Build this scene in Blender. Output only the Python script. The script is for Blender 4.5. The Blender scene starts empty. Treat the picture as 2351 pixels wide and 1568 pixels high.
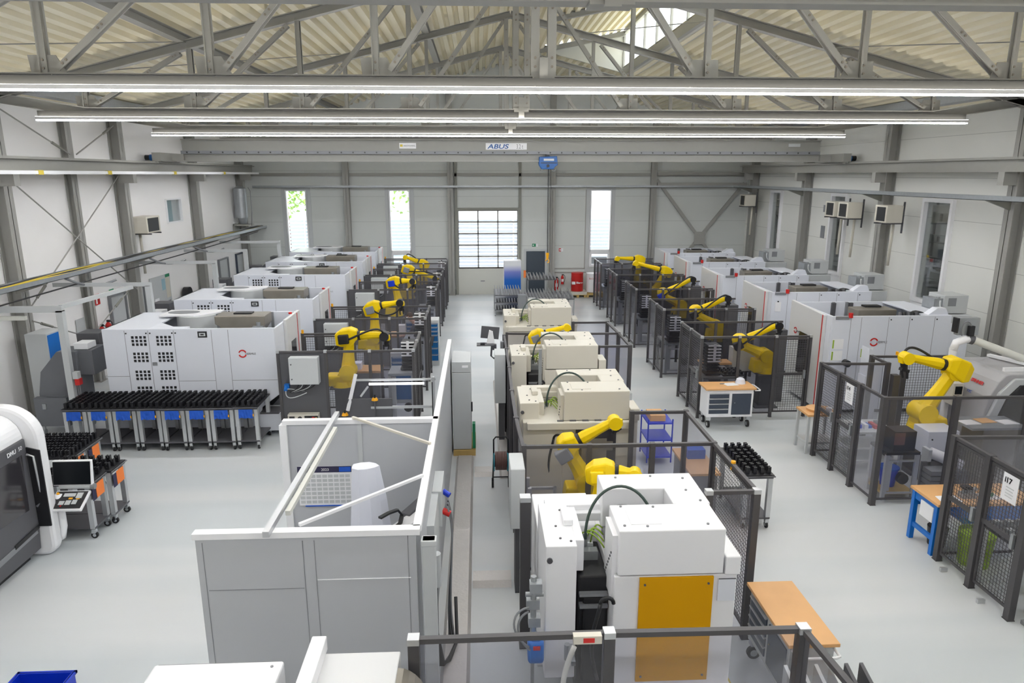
import bpy, math, random
from mathutils import Vector, Matrix
random.seed(7)
SC = bpy.context.scene
COL = SC.collection
PI = math.pi
ORG = {}

# ---------------------------------------------------------------- materials
def lin(c):
    c = c / 255.0
    return c / 12.92 if c <= 0.04045 else ((c + 0.055) / 1.055) ** 2.4
def mat(name, rgb, rough=0.5, metal=0.0, var=0.04, scale=6.0, bump=0.0, emit=0.0, spec=0.5, coat=0.0):
    m = bpy.data.materials.new(name)
    m.use_nodes = True
    nt = m.node_tree
    b = nt.nodes['Principled BSDF']
    c = tuple(lin(v) for v in rgb)
    b.inputs['Roughness'].default_value = rough
    b.inputs['Metallic'].default_value = metal
    b.inputs['Specular IOR Level'].default_value = spec
    if coat: b.inputs['Coat Weight'].default_value = coat
    tc = nt.nodes.new('ShaderNodeTexCoord')
    nz = nt.nodes.new('ShaderNodeTexNoise'); nz.inputs['Scale'].default_value = scale; nz.inputs['Detail'].default_value = 3
    nt.links.new(tc.outputs['Object'], nz.inputs['Vector'])
    mx = nt.nodes.new('ShaderNodeMix'); mx.data_type = 'RGBA'
    mx.inputs[6].default_value = (*[max(0, v * (1 - var)) for v in c], 1)
    mx.inputs[7].default_value = (*[min(1, v * (1 + var)) for v in c], 1)
    nt.links.new(nz.outputs['Fac'], mx.inputs[0])
    nt.links.new(mx.outputs[2], b.inputs['Base Color'])
    if bump:
        bp = nt.nodes.new('ShaderNodeBump'); bp.inputs['Strength'].default_value = bump; bp.inputs['Distance'].default_value = 0.01
        nt.links.new(nz.outputs['Fac'], bp.inputs['Height']); nt.links.new(bp.outputs['Normal'], b.inputs['Normal'])
    if emit:
        b.inputs['Emission Color'].default_value = (*c, 1)
        b.inputs['Emission Strength'].default_value = emit
    return m
def clear_mat(name, tint, refl=0.12, rough=0.05, haze=0.0, hazecol=(0.8, 0.8, 0.82)):
    m = bpy.data.materials.new(name); m.use_nodes = True
    nt = m.node_tree; nt.nodes.clear()
    out = nt.nodes.new('ShaderNodeOutputMaterial')
    tr = nt.nodes.new('ShaderNodeBsdfTransparent'); tr.inputs[0].default_value = (*tint, 1)
    gl = nt.nodes.new('ShaderNodeBsdfGlossy'); gl.inputs['Roughness'].default_value = rough; gl.inputs[0].default_value = (.9, .9, .9, 1)
    df = nt.nodes.new('ShaderNodeBsdfDiffuse'); df.inputs[0].default_value = (*hazecol, 1)
    fr = nt.nodes.new('ShaderNodeFresnel'); fr.inputs[0].default_value = 1.45
    mu = nt.nodes.new('ShaderNodeMath'); mu.operation = 'MULTIPLY'; mu.inputs[1].default_value = refl * 5
    nt.links.new(fr.outputs[0], mu.inputs[0])
    m1 = nt.nodes.new('ShaderNodeMixShader'); m1.inputs[0].default_value = haze
    nt.links.new(tr.outputs[0], m1.inputs[1]); nt.links.new(df.outputs[0], m1.inputs[2])
    m2 = nt.nodes.new('ShaderNodeMixShader')
    nt.links.new(mu.outputs[0], m2.inputs[0]); nt.links.new(m1.outputs[0], m2.inputs[1]); nt.links.new(gl.outputs[0], m2.inputs[2])
    nt.links.new(m2.outputs[0], out.inputs[0])
    return m
M = {}
M['steel'] = mat('painted_grey_steel', (158, 157, 152), .5)
M['steel_d'] = mat('painted_dark_olive_steel', (140, 140, 132), .55)
M['crane'] = mat('crane_grey_paint', (150, 149, 143), .5)
M['galv'] = mat('galvanised_steel', (165, 169, 172), .4, .6, .12, 14)
M['alu'] = mat('aluminium', (200, 202, 204), .35, .7, .03, 20)
M['chrome'] = mat('chrome', (210, 212, 215), .18, 1.0, .02)
M['steel_b'] = mat('brown_grey_cover_steel', (142, 136, 126), .35, .5, .14, 5)
M['ww'] = mat('white_wall_paint', (228, 226, 224), .8, var=.015, scale=.6)
M['panelw'] = mat('light_sandwich_panel', (206, 206, 198), .6, var=.015, scale=.8)
M['mwhite'] = mat('machine_light_grey_paint', (220, 223, 231), .35, var=.015, scale=1)
M['mwhite2'] = mat('machine_offwhite_paint', (214, 214, 214), .35, var=.015, scale=1)
M['white'] = mat('bright_white_paint', (236, 236, 238), .35, var=.01)
M['cream'] = mat('cream_machine_paint', (208, 203, 190), .4, var=.02, scale=1.5)
M['pan'] = mat('booth_panel_light_grey', (186, 188, 192), .5, var=.012, scale=1)
M['lgrey'] = mat('light_grey_paint', (192, 195, 196), .45, var=.015)
M['mgrey'] = mat('mid_grey_paint', (128, 130, 134), .45)
M['cgrey'] = mat('conveyor_grey', (104, 106, 111), .45)
M['added_uplight'] = mat('added_uplight_glow', (255, 250, 240), .4, var=0, emit=9)  # upward glow added to brighten the ceiling; the fittings themselves shine down
M['slat'] = mat('outdoor_slat_grey', (138, 142, 150), .6)
M['shield'] = mat('added_shield_dark', (66, 66, 64), .7)  # for the added shield; dark so its lit face matches the chord grey
M['lathe'] = mat('lathe_grey_paint', (168, 167, 169), .4)
M['teal_l'] = mat('pale_teal_sheet', (150, 184, 196), .6)  # used on a board added behind the left wall window and a posted sheet
M['dgrey'] = mat('dark_grey_sheet_steel', (84, 84, 88), .5, var=.03)
M['post'] = mat('anthracite_fence_paint', (76, 74, 76), .45, .1, .04)
M['black'] = mat('black_plastic', (28, 28, 31), .45)
M['blk2'] = mat('black_anodised_holder', (34, 34, 38), .32, .2, .1, 20)
M['rub'] = mat('black_rubber', (38, 38, 40), .7)
M['navy'] = mat('anthracite_blue_front', (62, 70, 84), .4)
M['door'] = mat('dark_slate_door', (62, 72, 84), .5)
M['yel'] = mat('robot_yellow', (240, 204, 4), .38, var=.03, scale=3, spec=.3)
M['yel2'] = mat('amber_yellow_panel', (212, 154, 2), .5, var=.02, scale=2, spec=.15)
M['yel3'] = mat('cable_yellow', (214, 190, 60), .5)
M['blue'] = mat('vivid_blue_paint', (10, 110, 200), .4)
M['blue2'] = mat('drawer_blue', (10, 96, 158), .4)
M['blue3'] = mat('hoist_blue', (16, 84, 150), .4)
M['cloth'] = mat('blue_cloth', (28, 86, 190), .8, var=.18, scale=12, bump=.5)
M['crate'] = mat('blue_crate_plastic', (10, 52, 190), .35)
M['red'] = mat('signal_red', (200, 32, 28), .4)
M['dred'] = mat('drum_red', (188, 28, 24), .4)
M['orange'] = mat('orange_sheet', (238, 128, 56), .6)
M['wood'] = mat('beech_worktop', (218, 168, 112), .45, var=.12, scale=3)
M['pallet'] = mat('pale_pallet_wood', (198, 168, 104), .8, var=.15, scale=8)
M['paper'] = mat('white_paper', (236, 236, 238), .7, var=.01)
M['green'] = mat('green_sign', (24, 132, 88), .5)
M['lime'] = mat('lime_green', (150, 180, 60), .5)
M['brown'] = mat('brown_hose', (108, 78, 72), .6)
M['teal'] = mat('teal_plastic', (40, 140, 160), .5)
M['grn_hose'] = mat('dark_green_hose', (58, 74, 68), .5)
M['screen'] = mat('dark_screen', (16, 20, 24), .35, spec=.25)
M['glassd'] = mat('dark_window_glass', (52, 50, 54), .12, var=.25, scale=2, spec=.8)
M['skin'] = mat('skin', (206, 160, 138), .6)
M['hair'] = mat('brown_hair', (70, 52, 40), .7)
M['nav_cloth'] = mat('navy_workwear', (48, 46, 74), .8, var=.12)
M['blk_cloth'] = mat('dark_trousers', (50, 52, 60), .8, var=.1)
M['roof'] = mat('cream_trapezoidal_roof', (238, 230, 204), .55, var=.02, scale=1)
M['frosted'] = mat('translucent_white_plastic', (214, 214, 206), .4)
M['foil'] = mat('white_protective_wrap', (222, 224, 234), .35, var=.02, scale=3, bump=.6)
M['amber'] = mat('amber_beacon', (240, 170, 20), .3)
M['grass'] = mat('grass_ground', (120, 140, 92), .9, var=.3, scale=3)
M['leaf'] = mat('leafy_green', (128, 160, 76), .8, var=.35, scale=4)
M['asph'] = mat('yard_paving', (168, 168, 166), .9)
M['clear'] = clear_mat('clear_polycarbonate', (.88, .88, .91), .05, .08, .03)
M['smoke'] = clear_mat('smoky_polycarbonate', (.76, .76, .79), .08, .05, .03, (.35, .35, .38))
M['glass'] = clear_mat('window_glass', (.93, .95, .95), .10, .02)
M['frost'] = clear_mat('hazy_door_glazing', (.95, .96, .97), .06, .25, .18, (.9, .92, .95))
M['led'] = mat('led_diffuser', (250, 251, 254), .4, var=0, emit=1)
M['led'].node_tree.nodes['Principled BSDF'].inputs['Emission Strength'].default_value = 46.0
M['tube'] = mat('worklight_tube', (255, 255, 255), .4, var=0, emit=1.3)

def floor_mat():
    m = mat('grey_epoxy_floor', (205, 208, 211), .32, var=.03, scale=.35)
    nt = m.node_tree; b = nt.nodes['Principled BSDF']
    tc = [n for n in nt.nodes if n.type == 'TEX_COORD'][0]
    mx = [n for n in nt.nodes if n.type == 'MIX'][0]
    # faint transverse application bands and warm wear stains
    sp = nt.nodes.new('ShaderNodeMapping'); sp.inputs['Scale'].default_value = (.05, .8, 1)
    n2 = nt.nodes.new('ShaderNodeTexNoise'); n2.inputs['Scale'].default_value = 1.0; n2.inputs['Detail'].default_value = 2
    nt.links.new(tc.outputs['Object'], sp.inputs[0]); nt.links.new(sp.outputs[0], n2.inputs['Vector'])
    r = nt.nodes.new('ShaderNodeValToRGB')
    r.color_ramp.elements[0].position = .42; r.color_ramp.elements[0].color = (.88, .90, .895, 1)
    r.color_ramp.elements[1].position = .58; r.color_ramp.elements[1].color = (1, .99, .97, 1)
    nt.links.new(n2.outputs['Fac'], r.inputs[0])
    mm = nt.nodes.new('ShaderNodeMix'); mm.data_type = 'RGBA'; mm.blend_type = 'MULTIPLY'; mm.inputs[0].default_value = 1
    nt.links.new(mx.outputs[2], mm.inputs[6]); nt.links.new(r.outputs[0], mm.inputs[7])
    n3 = nt.nodes.new('ShaderNodeTexNoise'); n3.inputs['Scale'].default_value = .3; n3.inputs['Detail'].default_value = 1
    nt.links.new(tc.outputs['Object'], n3.inputs['Vector'])
    rr = nt.nodes.new('ShaderNodeMapRange'); rr.inputs[1].default_value = .3; rr.inputs[2].default_value = .7; rr.inputs[3].default_value = .30; rr.inputs[4].default_value = .38
    nt.links.new(n3.outputs['Fac'], rr.inputs[0]); nt.links.new(rr.outputs[0], b.inputs['Roughness'])
    nt.links.new(mm.outputs[2], b.inputs['Base Color'])
    return m
M['floor'] = floor_mat()
def joint_mat(name, rgb, step, width=.006, axis='Z', rough=.6):
    # sheet panels: thin darker joints repeated along one axis
    m = mat(name, rgb, rough, var=.015, scale=.8)
    nt = m.node_tree; b = nt.nodes['Principled BSDF']
    tc = [n for n in nt.nodes if n.type == 'TEX_COORD'][0]
    mx = [n for n in nt.nodes if n.type == 'MIX'][0]
    sx = nt.nodes.new('ShaderNodeSeparateXYZ'); nt.links.new(tc.outputs['Object'], sx.inputs[0])
    md = nt.nodes.new('ShaderNodeMath'); md.operation = 'PINGPONG'; md.inputs[1].default_value = step / 2
    nt.links.new(sx.outputs[axis], md.inputs[0])
    lt = nt.nodes.new('ShaderNodeMath'); lt.operation = 'LESS_THAN'; lt.inputs[1].default_value = width
    nt.links.new(md.outputs[0], lt.inputs[0])
    mm = nt.nodes.new('ShaderNodeMix'); mm.data_type = 'RGBA'
    c = tuple(lin(v * .80) for v in rgb)
    mm.inputs[7].default_value = (*c, 1)
    nt.links.new(lt.outputs[0], mm.inputs[0]); nt.links.new(mx.outputs[2], mm.inputs[6])
    nt.links.new(mm.outputs[2], b.inputs['Base Color'])
    return m
M['panel'] = joint_mat('wall_sandwich_panels', (206, 209, 206), 1.15)
M['panelR'] = joint_mat('right_wall_sandwich_panels', (226, 226, 221), 1.1)
M['wallL'] = mat('left_wall_white_plaster', (246, 244, 243), .85, var=.02, scale=.5)
def tread_mat():
    m = mat('aluminium_tread_plate', (200, 196, 193), .42, .3, .06, 8)
    nt = m.node_tree; b = nt.nodes['Principled BSDF']
    tc = [n for n in nt.nodes if n.type == 'TEX_COORD'][0]
    v = nt.nodes.new('ShaderNodeTexVoronoi'); v.inputs['Scale'].default_value = 28
    nt.links.new(tc.outputs['Object'], v.inputs['Vector'])
    bp = nt.nodes.new('ShaderNodeBump'); bp.inputs['Strength'].default_value = .3; bp.inputs['Distance'].default_value = .01
    nt.links.new(v.outputs['Distance'], bp.inputs['Height']); nt.links.new(bp.outputs[0], b.inputs['Normal'])
    return m
M['tread'] = tread_mat()


# ---------------------------------------------------------------- geometry
class B:
    def __init__(s): s.v = []; s.f = []; s.m = []; s.sm = []
    def add(s, vs, fs, m=0, smooth=False):
        n = len(s.v); s.v += [tuple(v) for v in vs]
        for f in fs: s.f.append([n + i for i in f]); s.m.append(m); s.sm.append(smooth)
        return s
    def box(s, x0, x1, y0, y1, z0, z1, m=0):
        if x0 > x1: x0, x1 = x1, x0
        if y0 > y1: y0, y1 = y1, y0
        if z0 > z1: z0, z1 = z1, z0
        vs = [(x0,y0,z0),(x1,y0,z0),(x1,y1,z0),(x0,y1,z0),(x0,y0,z1),(x1,y0,z1),(x1,y1,z1),(x0,y1,z1)]
        return s.add(vs, [(0,3,2,1),(4,5,6,7),(0,1,5,4),(1,2,6,5),(2,3,7,6),(3,0,4,7)], m)
    def bar(s, p, q, w, h=None, m=0, up=(0,0,1)):
        h = h or w; p = Vector(p); q = Vector(q); d = (q - p).normalized(); up = Vector(up)
        if abs(d.dot(up)) > .99: up = Vector((0,1,0))
        a = d.cross(up).normalized() * w / 2; b = a.cross(d).normalized() * h / 2
        vs = [p-a-b, p+a-b, p+a+b, p-a+b, q-a-b, q+a-b, q+a+b, q-a+b]
        return s.add(vs, [(0,1,2,3),(7,6,5,4),(4,5,1,0),(5,6,2,1),(6,7,3,2),(7,4,0,3)], m)
    def ibeam(s, p, q, w, h, t=.012, m=0, up=(0,0,1)):
        p = Vector(p); q = Vector(q); d = (q - p).normalized(); up = Vector(up)
        if abs(d.dot(up)) > .99: up = Vector((0,1,0))
        a = d.cross(up).normalized(); u = a.cross(d).normalized()
        for o in (u*(h/2-t/2), -u*(h/2-t/2)): s.bar(p+o, q+o, w, t, m, up)
        s.bar(p, q, t, h - 2*t, m, up); return s
    def cyl(s, p, q, r, r2=None, n=12, m=0, cap=True, smooth=True):
        r2 = r if r2 is None else r2; p = Vector(p); q = Vector(q); d = (q - p).normalized()
        u = Vector((0,0,1)) if abs(d.z) < .95 else Vector((1,0,0))
        a = d.cross(u).normalized(); b = d.cross(a).normalized()
        vs = []
        for k in range(n):
            t = 2*PI*k/n; e = a*math.cos(t) + b*math.sin(t); vs += [p + e*r, q + e*r2]
        s.add(vs, [(2*k, 2*k+1, (2*k+3) % (2*n), (2*k+2) % (2*n)) for k in range(n)], m, smooth)
        if cap:
            s.add([vs[2*k] for k in range(n)], [tuple(range(n))], m); s.add([vs[2*k+1] for k in range(n)], [tuple(range(n-1,-1,-1))], m)
        return s
    def tube(s, pts, r, n=6, m=0):
        pts = [Vector(p) for p in pts]; rings = []; pa = None
        for i, p in enumerate(pts):
            d = (pts[min(i+1, len(pts)-1)] - pts[max(i-1, 0)]).normalized()
            u = pa if pa is not None else (Vector((0,0,1)) if abs(d.z) < .9 else Vector((1,0,0)))
            b = d.cross(u)
            if b.length < 1e-4: b = d.cross(Vector((0.3,1,0.2)))
            b.normalize(); a = b.cross(d).normalized(); pa = a
            rr = r[i] if isinstance(r, (list, tuple)) else r
            rings.append([p + (a*math.cos(2*PI*k/n) + b*math.sin(2*PI*k/n))*rr for k in range(n)])
        vs = [v for rg in rings for v in rg]; fs = []
        for i in range(len(pts)-1):
            for k in range(n): fs.append((i*n+k, i*n+(k+1)%n, (i+1)*n+(k+1)%n, (i+1)*n+k))
        fs.append(tuple(range(n-1,-1,-1))); fs.append(tuple(range((len(pts)-1)*n, len(pts)*n)))
        return s.add(vs, fs, m, True)
    def prism(s, poly, axis, a, b, m=0):
        # poly: 2D points; axis 'x': (y,z), 'y': (x,z), 'z': (x,y)
        mk = {'x': lambda p, t: (t, p[0], p[1]), 'y': lambda p, t: (p[0], t, p[1]), 'z': lambda p, t: (p[0], p[1], t)}[axis]
        n = len(poly); vs = [mk(p, a) for p in poly] + [mk(p, b) for p in poly]
        fs = [tuple(range(n)), tuple(range(2*n-1, n-1, -1))] + [(i, i+n, (i+1)%n+n, (i+1)%n) for i in range(n)]
        return s.add(vs, fs, m)
    def frame(s, axis, c, a0, a1, z0, z1, w, t, m=0):
        # rectangular frame in the plane axis = c
        def bx(p0, p1, q0, q1):
            if axis == 'y': s.box(p0, p1, c-t/2, c+t/2, q0, q1, m)
            else: s.box(c-t/2, c+t/2, p0, p1, q0, q1, m)
        bx(a0, a1, z0, z0+w); bx(a0, a1, z1-w, z1); bx(a0, a0+w, z0+w, z1-w); bx(a1-w, a1, z0+w, z1-w); return s
    def mesh(s, axis, c, a0, a1, z0, z1, pitch=.05, w=.006, m=0, diag=False):
        def ln(p, q):
            P = (p[0], c, p[1]) if axis == 'y' else (c, p[0], p[1]); Q = (q[0], c, q[1]) if axis == 'y' else (c, q[0], q[1])
            s.bar(P, Q, w, w, m)
        if not diag:
            n = int((a1-a0)/pitch)
            for i in range(1, n): ln((a0+(a1-a0)*i/n, z0), (a0+(a1-a0)*i/n, z1))
            n = int((z1-z0)/pitch)
            for i in range(1, n): ln((a0, z0+(z1-z0)*i/n), (a1, z0+(z1-z0)*i/n))
        return s
    def build(s, name, mats, parent=None, bevel=0, kind=None, label=None):
        me = bpy.data.meshes.new(name); o = ORG.get(parent.name, (0,0,0)) if parent is not None else (0,0,0)
        me.from_pydata([(v[0]-o[0], v[1]-o[1], v[2]-o[2]) for v in s.v], [], s.f)
        if not isinstance(mats, (list, tuple)): mats = [mats]
        for mm in mats: me.materials.append(M[mm] if isinstance(mm, str) else mm)
        me.polygons.foreach_set('material_index', s.m); me.polygons.foreach_set('use_smooth', s.sm)
        me.update()
        ob = bpy.data.objects.new(name, me); COL.objects.link(ob)
        if parent is not None: ob.parent = parent; ORG[ob.name] = o
        if bevel:
            bv = ob.modifiers.new('bevel', 'BEVEL'); bv.width = bevel; bv.segments = 2; bv.limit_method = 'ANGLE'
        if kind: ob['kind'] = kind
        if label: ob['label'] = label
        return ob
def tag(o, label, cat, group=None, kind=None):
    o['label'] = label; o['category'] = cat
    if group: o['group'] = group
    if kind: o['kind'] = kind
    return o
def thing(name, label, cat, loc=(0,0,0), rz=0, group=None, world=False):
    o = bpy.data.objects.new(name, None); COL.objects.link(o); o.empty_display_size = .1
    o.location = loc; o.rotation_euler = (0, 0, rz); tag(o, label, cat, group)
    if world: ORG[o.name] = tuple(loc)
    return o
def struct(o, label=None):
    o['kind'] = 'structure'
    if label: o['label'] = label
    return o
def copy_tree(o, loc=None, rz=None, label=None, group=None, parent=None):
    c = o.copy(); COL.objects.link(c)
    if parent is not None: c.parent = parent
    if loc is not None: c.location = loc
    if rz is not None: c.rotation_euler = (0, 0, rz)
    if label: c['label'] = label
    if group: c['group'] = group
    for ch in list(o.children): copy_tree(ch, parent=c)
    return c
def text(s, size, m, parent, loc, rot=(PI/2, 0, 0), name='lettering', ext=.002, align='LEFT', bold=0, sx=1, shear=0):
    cu = bpy.data.curves.new('lettering_curve', 'FONT'); cu.body = s; cu.size = size; cu.extrude = ext; cu.align_x = align; cu.offset = bold; cu.shear = shear
    to = bpy.data.objects.new('lettering_tmp', cu); COL.objects.link(to)
    bpy.context.view_layer.update()
    me = bpy.data.meshes.new_from_object(to.evaluated_get(bpy.context.evaluated_depsgraph_get()))
    COL.objects.unlink(to); bpy.data.objects.remove(to)
    me.materials.clear(); me.materials.append(M[m])
    ob = bpy.data.objects.new(name, me); COL.objects.link(ob)
    o = ORG.get(parent.name, (0,0,0)) if parent is not None else (0,0,0)
    ob.parent = parent; ob.location = (loc[0]-o[0], loc[1]-o[1], loc[2]-o[2]); ob.rotation_euler = rot; ob.scale = (sx, 1, 1)
    return ob
def arc(c, r, a0, a1, n, plane='xz'):
    out = []
    for i in range(n+1):
        t = a0 + (a1-a0)*i/n; u, v = r*math.cos(t), r*math.sin(t)
        out.append({'xz': (c[0]+u, c[1], c[2]+v), 'yz': (c[0], c[1]+u, c[2]+v), 'xy': (c[0]+u, c[1]+v, c[2])}[plane])
    return out
def bez(p, c1, c2, q, n=12):
    p, c1, c2, q = map(Vector, (p, c1, c2, q))
    return [p*(1-t)**3 + c1*3*t*(1-t)**2 + c2*3*t*t*(1-t) + q*t**3 for t in [i/n for i in range(n+1)]]
# ================================================================ SHELL
XL, XR, YF, YB = -10.7, 12.7, 33.1, -6.0
def roofz(x): return 10.28 - .25*abs(x-.95)
def wtop(x): return roofz(x) + .19
def wall(name, axis, c0, c1, a0, a1, top, holes, m):
    b = B(); cuts = sorted(set([a0, a1] + [h[0] for h in holes] + [h[1] for h in holes] + ([.95] if axis == 'y' else [])))
    for p, q in zip(cuts, cuts[1:]):
        mid = (p+q)/2; zs = [0.0]
        for h in sorted(holes, key=lambda h: h[2]):
            if h[0] <= mid <= h[1]: zs += [h[2], h[3]]
        segs = [(zs[i], zs[i+1]) for i in range(0, len(zs)-1, 2)] + [(zs[-1], None)]
        for z0, z1 in segs:
            if z1 is not None and z1 - z0 < .01: continue
            ta, tb = (top(p), top(q)) if z1 is None else (z1, z1)
            b.prism([(p, z0), (q, z0), (q, tb), (p, ta)], axis, c0, c1)
    return struct(b.build(name, m))
b = B(); b.box(XL-.2, XR+.2, YB-.2, YF+.2, -.25, 0); struct(b.build('floor', 'floor'))
FH = [(-8.84,-7.92,1.3,4.9), (-4.13,-3.2,1.3,4.9), (-1.0,1.84,0,3.98), (2.22,3.13,0,2.04), (5.24,6.2,1.3,4.9)]
wall('wall_back', 'y', YF, YF+.2, XL-.2, XR+.2, wtop, FH, 'panel')
wall('wall_front', 'y', YB-.2, YB, XL-.2, XR+.2, wtop, [], 'ww')
LH = [(24.75,26.0,3.95,4.78)]
wall('wall_left', 'x', XL-.2, XL, YB, YF, lambda y: 7.56, LH, 'wallL')
RH = [(18.4,19.55,2.1,4.88), (23.9,24.85,2.2,4.88), (29.2,30.2,2.3,4.88)]
wall('wall_right', 'x', XR, XR+.2, YB, YF, lambda y: 7.56, RH, 'panelR')

def deck(name, x0, z0, x1, z1, y0, y1, flip=1):
    # trapezoidal sheet, ribs along Y
    b = B(); L = x1-x0; n = max(1, round(L/.29)); p = L/n; d = .13; prof = []
    for i in range(n):
        for f, h in ((0, 0), (.44, 0), (.56, 1), (.88, 1)):
            x = x0 + (i+f)*p; prof.append((x, z0 + (z1-z0)*(x-x0)/L + h*d))
    prof.append((x1, z1))
    vs = [(x, y0, z) for x, z in prof] + [(x, y1, z) for x, z in prof]; k = len(prof)
    b.add(vs, [(i, i+1, i+1+k, i+k) for i in range(k-1)])
    top = [(x0, y0, z0+.2), (x1, y0, z1+.2), (x1, y1, z1+.2), (x0, y1, z0+.2)]
    b.add(top, [(0,1,2,3)])
    o = b.build(name, 'roof'); struct(o); return o
deck('ceiling', XL-.25, roofz(XL-.25), .95, roofz(.95), YB, YF+.2)
DX0, DX1, DY = 2.25, 5.3, 26.75
deck('ceiling', .95, roofz(.95), DX0, roofz(DX0), YB, YF+.2)
deck('ceiling', DX0, roofz(DX0), DX1, 10.62, YB, DY)
deck('ceiling', DX0, roofz(DX0), DX1, roofz(DX1), DY, YF+.2)
deck('ceiling', DX1, roofz(DX1), XR+.25, roofz(XR+.25), YB, YF+.2)
b = B(); b.prism([(DX0, roofz(DX0)), (DX1, roofz(DX1)), (DX1, 10.62)], 'y', DY, DY+.12); struct(b.build('trim_1', 'panelw'), 'cream end panel of the raised roof lantern')
b = B(); b.prism([(DX0, roofz(DX0)), (DX1, roofz(DX1)), (DX1, 10.62)], 'y', YB, YB+.12); struct(b.build('trim_2', 'panelw'))
# lantern glazing band
w = struct(bpy.data.objects.new('window_1', bpy.data.meshes.new('window_1')), 'tall translucent daylight band of the roof lantern'); 
bpy.data.objects.remove(w)
b = B(); b.box(DX1-.03, DX1+.09, YB, DY, roofz(DX1)-.12, roofz(DX1)+.14); b.box(DX1-.03, DX1+.09, YB, DY, 10.5, 10.66)
y = DY
while y > YB: b.box(DX1-.02, DX1+.05, y-.05, y, roofz(DX1), 10.6); y -= 1.6
win = struct(b.build('window_1', 'steel'), 'daylight band with mullions along the raised roof lantern')
b = B(); b.box(DX1+.02, DX1+.03, YB, DY, roofz(DX1)+.1, 10.52); b.build('pane', 'glass', win)
b = B(); b.box(DX1+.1, DX1+.55, YB, DY, roofz(DX1)-.06, roofz(DX1)+.0); struct(b.build('trim_3', 'panelw'))

# windows in the far wall
for i, (x0, x1, z0, z1) in enumerate([FH[0], FH[1], FH[4]]):
    b = B(); t = .055
    b.frame('y', YF-.02, x0-.02, x1+.02, z0, z1, t, .14); b.box(x0, x1, YF-.09, YF+.06, 1.97, 2.12)
    b.frame('y', YF-.03, x0+.03, x1-.03, z0+.05, 1.97, .07, .08)
    win = struct(b.build('window_%d' % (i+2), 'white'), ['left', 'middle', 'right'][i] + ' narrow tall window in the far wall')
    b = B(); b.box(x0+.04, x1-.04, YF+.0, YF+.012, z0+.04, z1-.04); b.build('pane', 'glass', win)
    b = B(); b.frame('y', YF-.015, x0-.2, x1+.2, z0-.25, z1+.12, .16, .05); b.build('window_frame', 'lgrey', win, label='light grey sheet surround')
# windows in the right wall with white frames
for i, (y0, y1, z0, z1) in enumerate(RH):
    b = B(); b.frame('x', XR-.03, y0-.08, y1+.08, z0-.08, z1+.06, .1, .14)
    b.box(XR-.06, XR-.01, y0-.08, y1+.08, z0-.5, z0-.08)
    win = struct(b.build('window_%d' % (i+5), 'white'), 'tall white framed window in the right wall')
    b = B(); b.box(XR+.02, XR+.03, y0, y1, z0, z1); b.build('pane', 'glass', win)
b = B(); b.frame('x', XL-.0, 24.75, 26.0, 3.95, 4.78, .05, .1)
b.box(XL-.16, XL-.1, 24.75, 25.5, 3.95, 4.78, 1); b.box(XL-.2, XL-.12, 25.5, 26.0, 3.95, 4.78, 0)  # opaque teal and white boards added behind the pane to block the sky glare
win = struct(b.build('window_8', ['white', 'teal_l']), 'small window high in the left wall')
b = B(); b.box(XL-.03, XL-.02, 24.8, 25.96, 4.0, 4.74); b.build('pane', 'glass', win)
# storage room seen through the right windows
b = B(); b.box(15.6, 15.7, 12, 33, 0, 6); b.box(XR+.2, 15.7, 12, 33, -.1, 0); b.box(XR+.2, 15.7, 12, 33, 5.2, 5.3); b.box(XR+.2,15.7,32.9,33,0,5.3); b.box(XR+.2,15.7,12,12.1,0,5.3)
struct(b.build('trim_4', 'lgrey'), 'grey inner shell of the storage room behind the right windows')
k = 0
for (yc, n) in ((20.6, 1), (26.2, 2), (31.6, 3)):
    t = thing('storage_rack', 'storage rack behind the %s window of the right wall' % ['nearest', 'middle', 'farthest'][n-1], 'rack', (14.4, yc, 0), group='storage racks beyond the windows')
    b = B()
    for dx in (-.35, .35):
        for dy in (-1.3, 1.3): b.box(dx-.03, dx+.03, dy-.03, dy+.03, 0, 5)
    b.build('upright', 'mgrey', t)
    for j in range(7):
        b = B(); b.box(-.4, .4, -1.35, 1.35, .35+.68*j, .39+.68*j); b.build('shelf', 'lgrey', t)
    for j in range(7):
        for q in range(4):
            c = random.choice(['paper', 'lgrey', 'mgrey', 'blue', 'paper', 'wood', 'lgrey']) if j in (2, 4) else random.choice(['paper', 'lgrey', 'paper'])
            h = random.uniform(.25, .5)
            b = B(); b.box(-.32, .32, -1.25+q*.62, -.75+q*.62, 0, h)
            o = b.build('storage_box', c, None); o.location = (14.4, yc, .39+.68*j)
            tag(o, '%s box standing in the rack behind the %s right wall window' % ({'paper':'white','lgrey':'light grey','mgrey':'mid grey','blue':'blue','wood':'brown'}[c], ['nearest', 'middle', 'farthest'][n-1]), 'box', 'boxes in the storage racks')

t = thing('linear_light', 'added light tube brightening the storage room behind the right windows', 'light', (13.6, 24, 4.95))  # lamp added to light the racks and boxes behind the panes
b = B(); b.box(-.05, .05, -9, 8, -.02, .25); b.build('light_housing', 'white', t); b = B(); b.box(-.04, .04, -9, 8, -.035, -.02); b.build('light_diffuser', 'tube', t)
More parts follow.
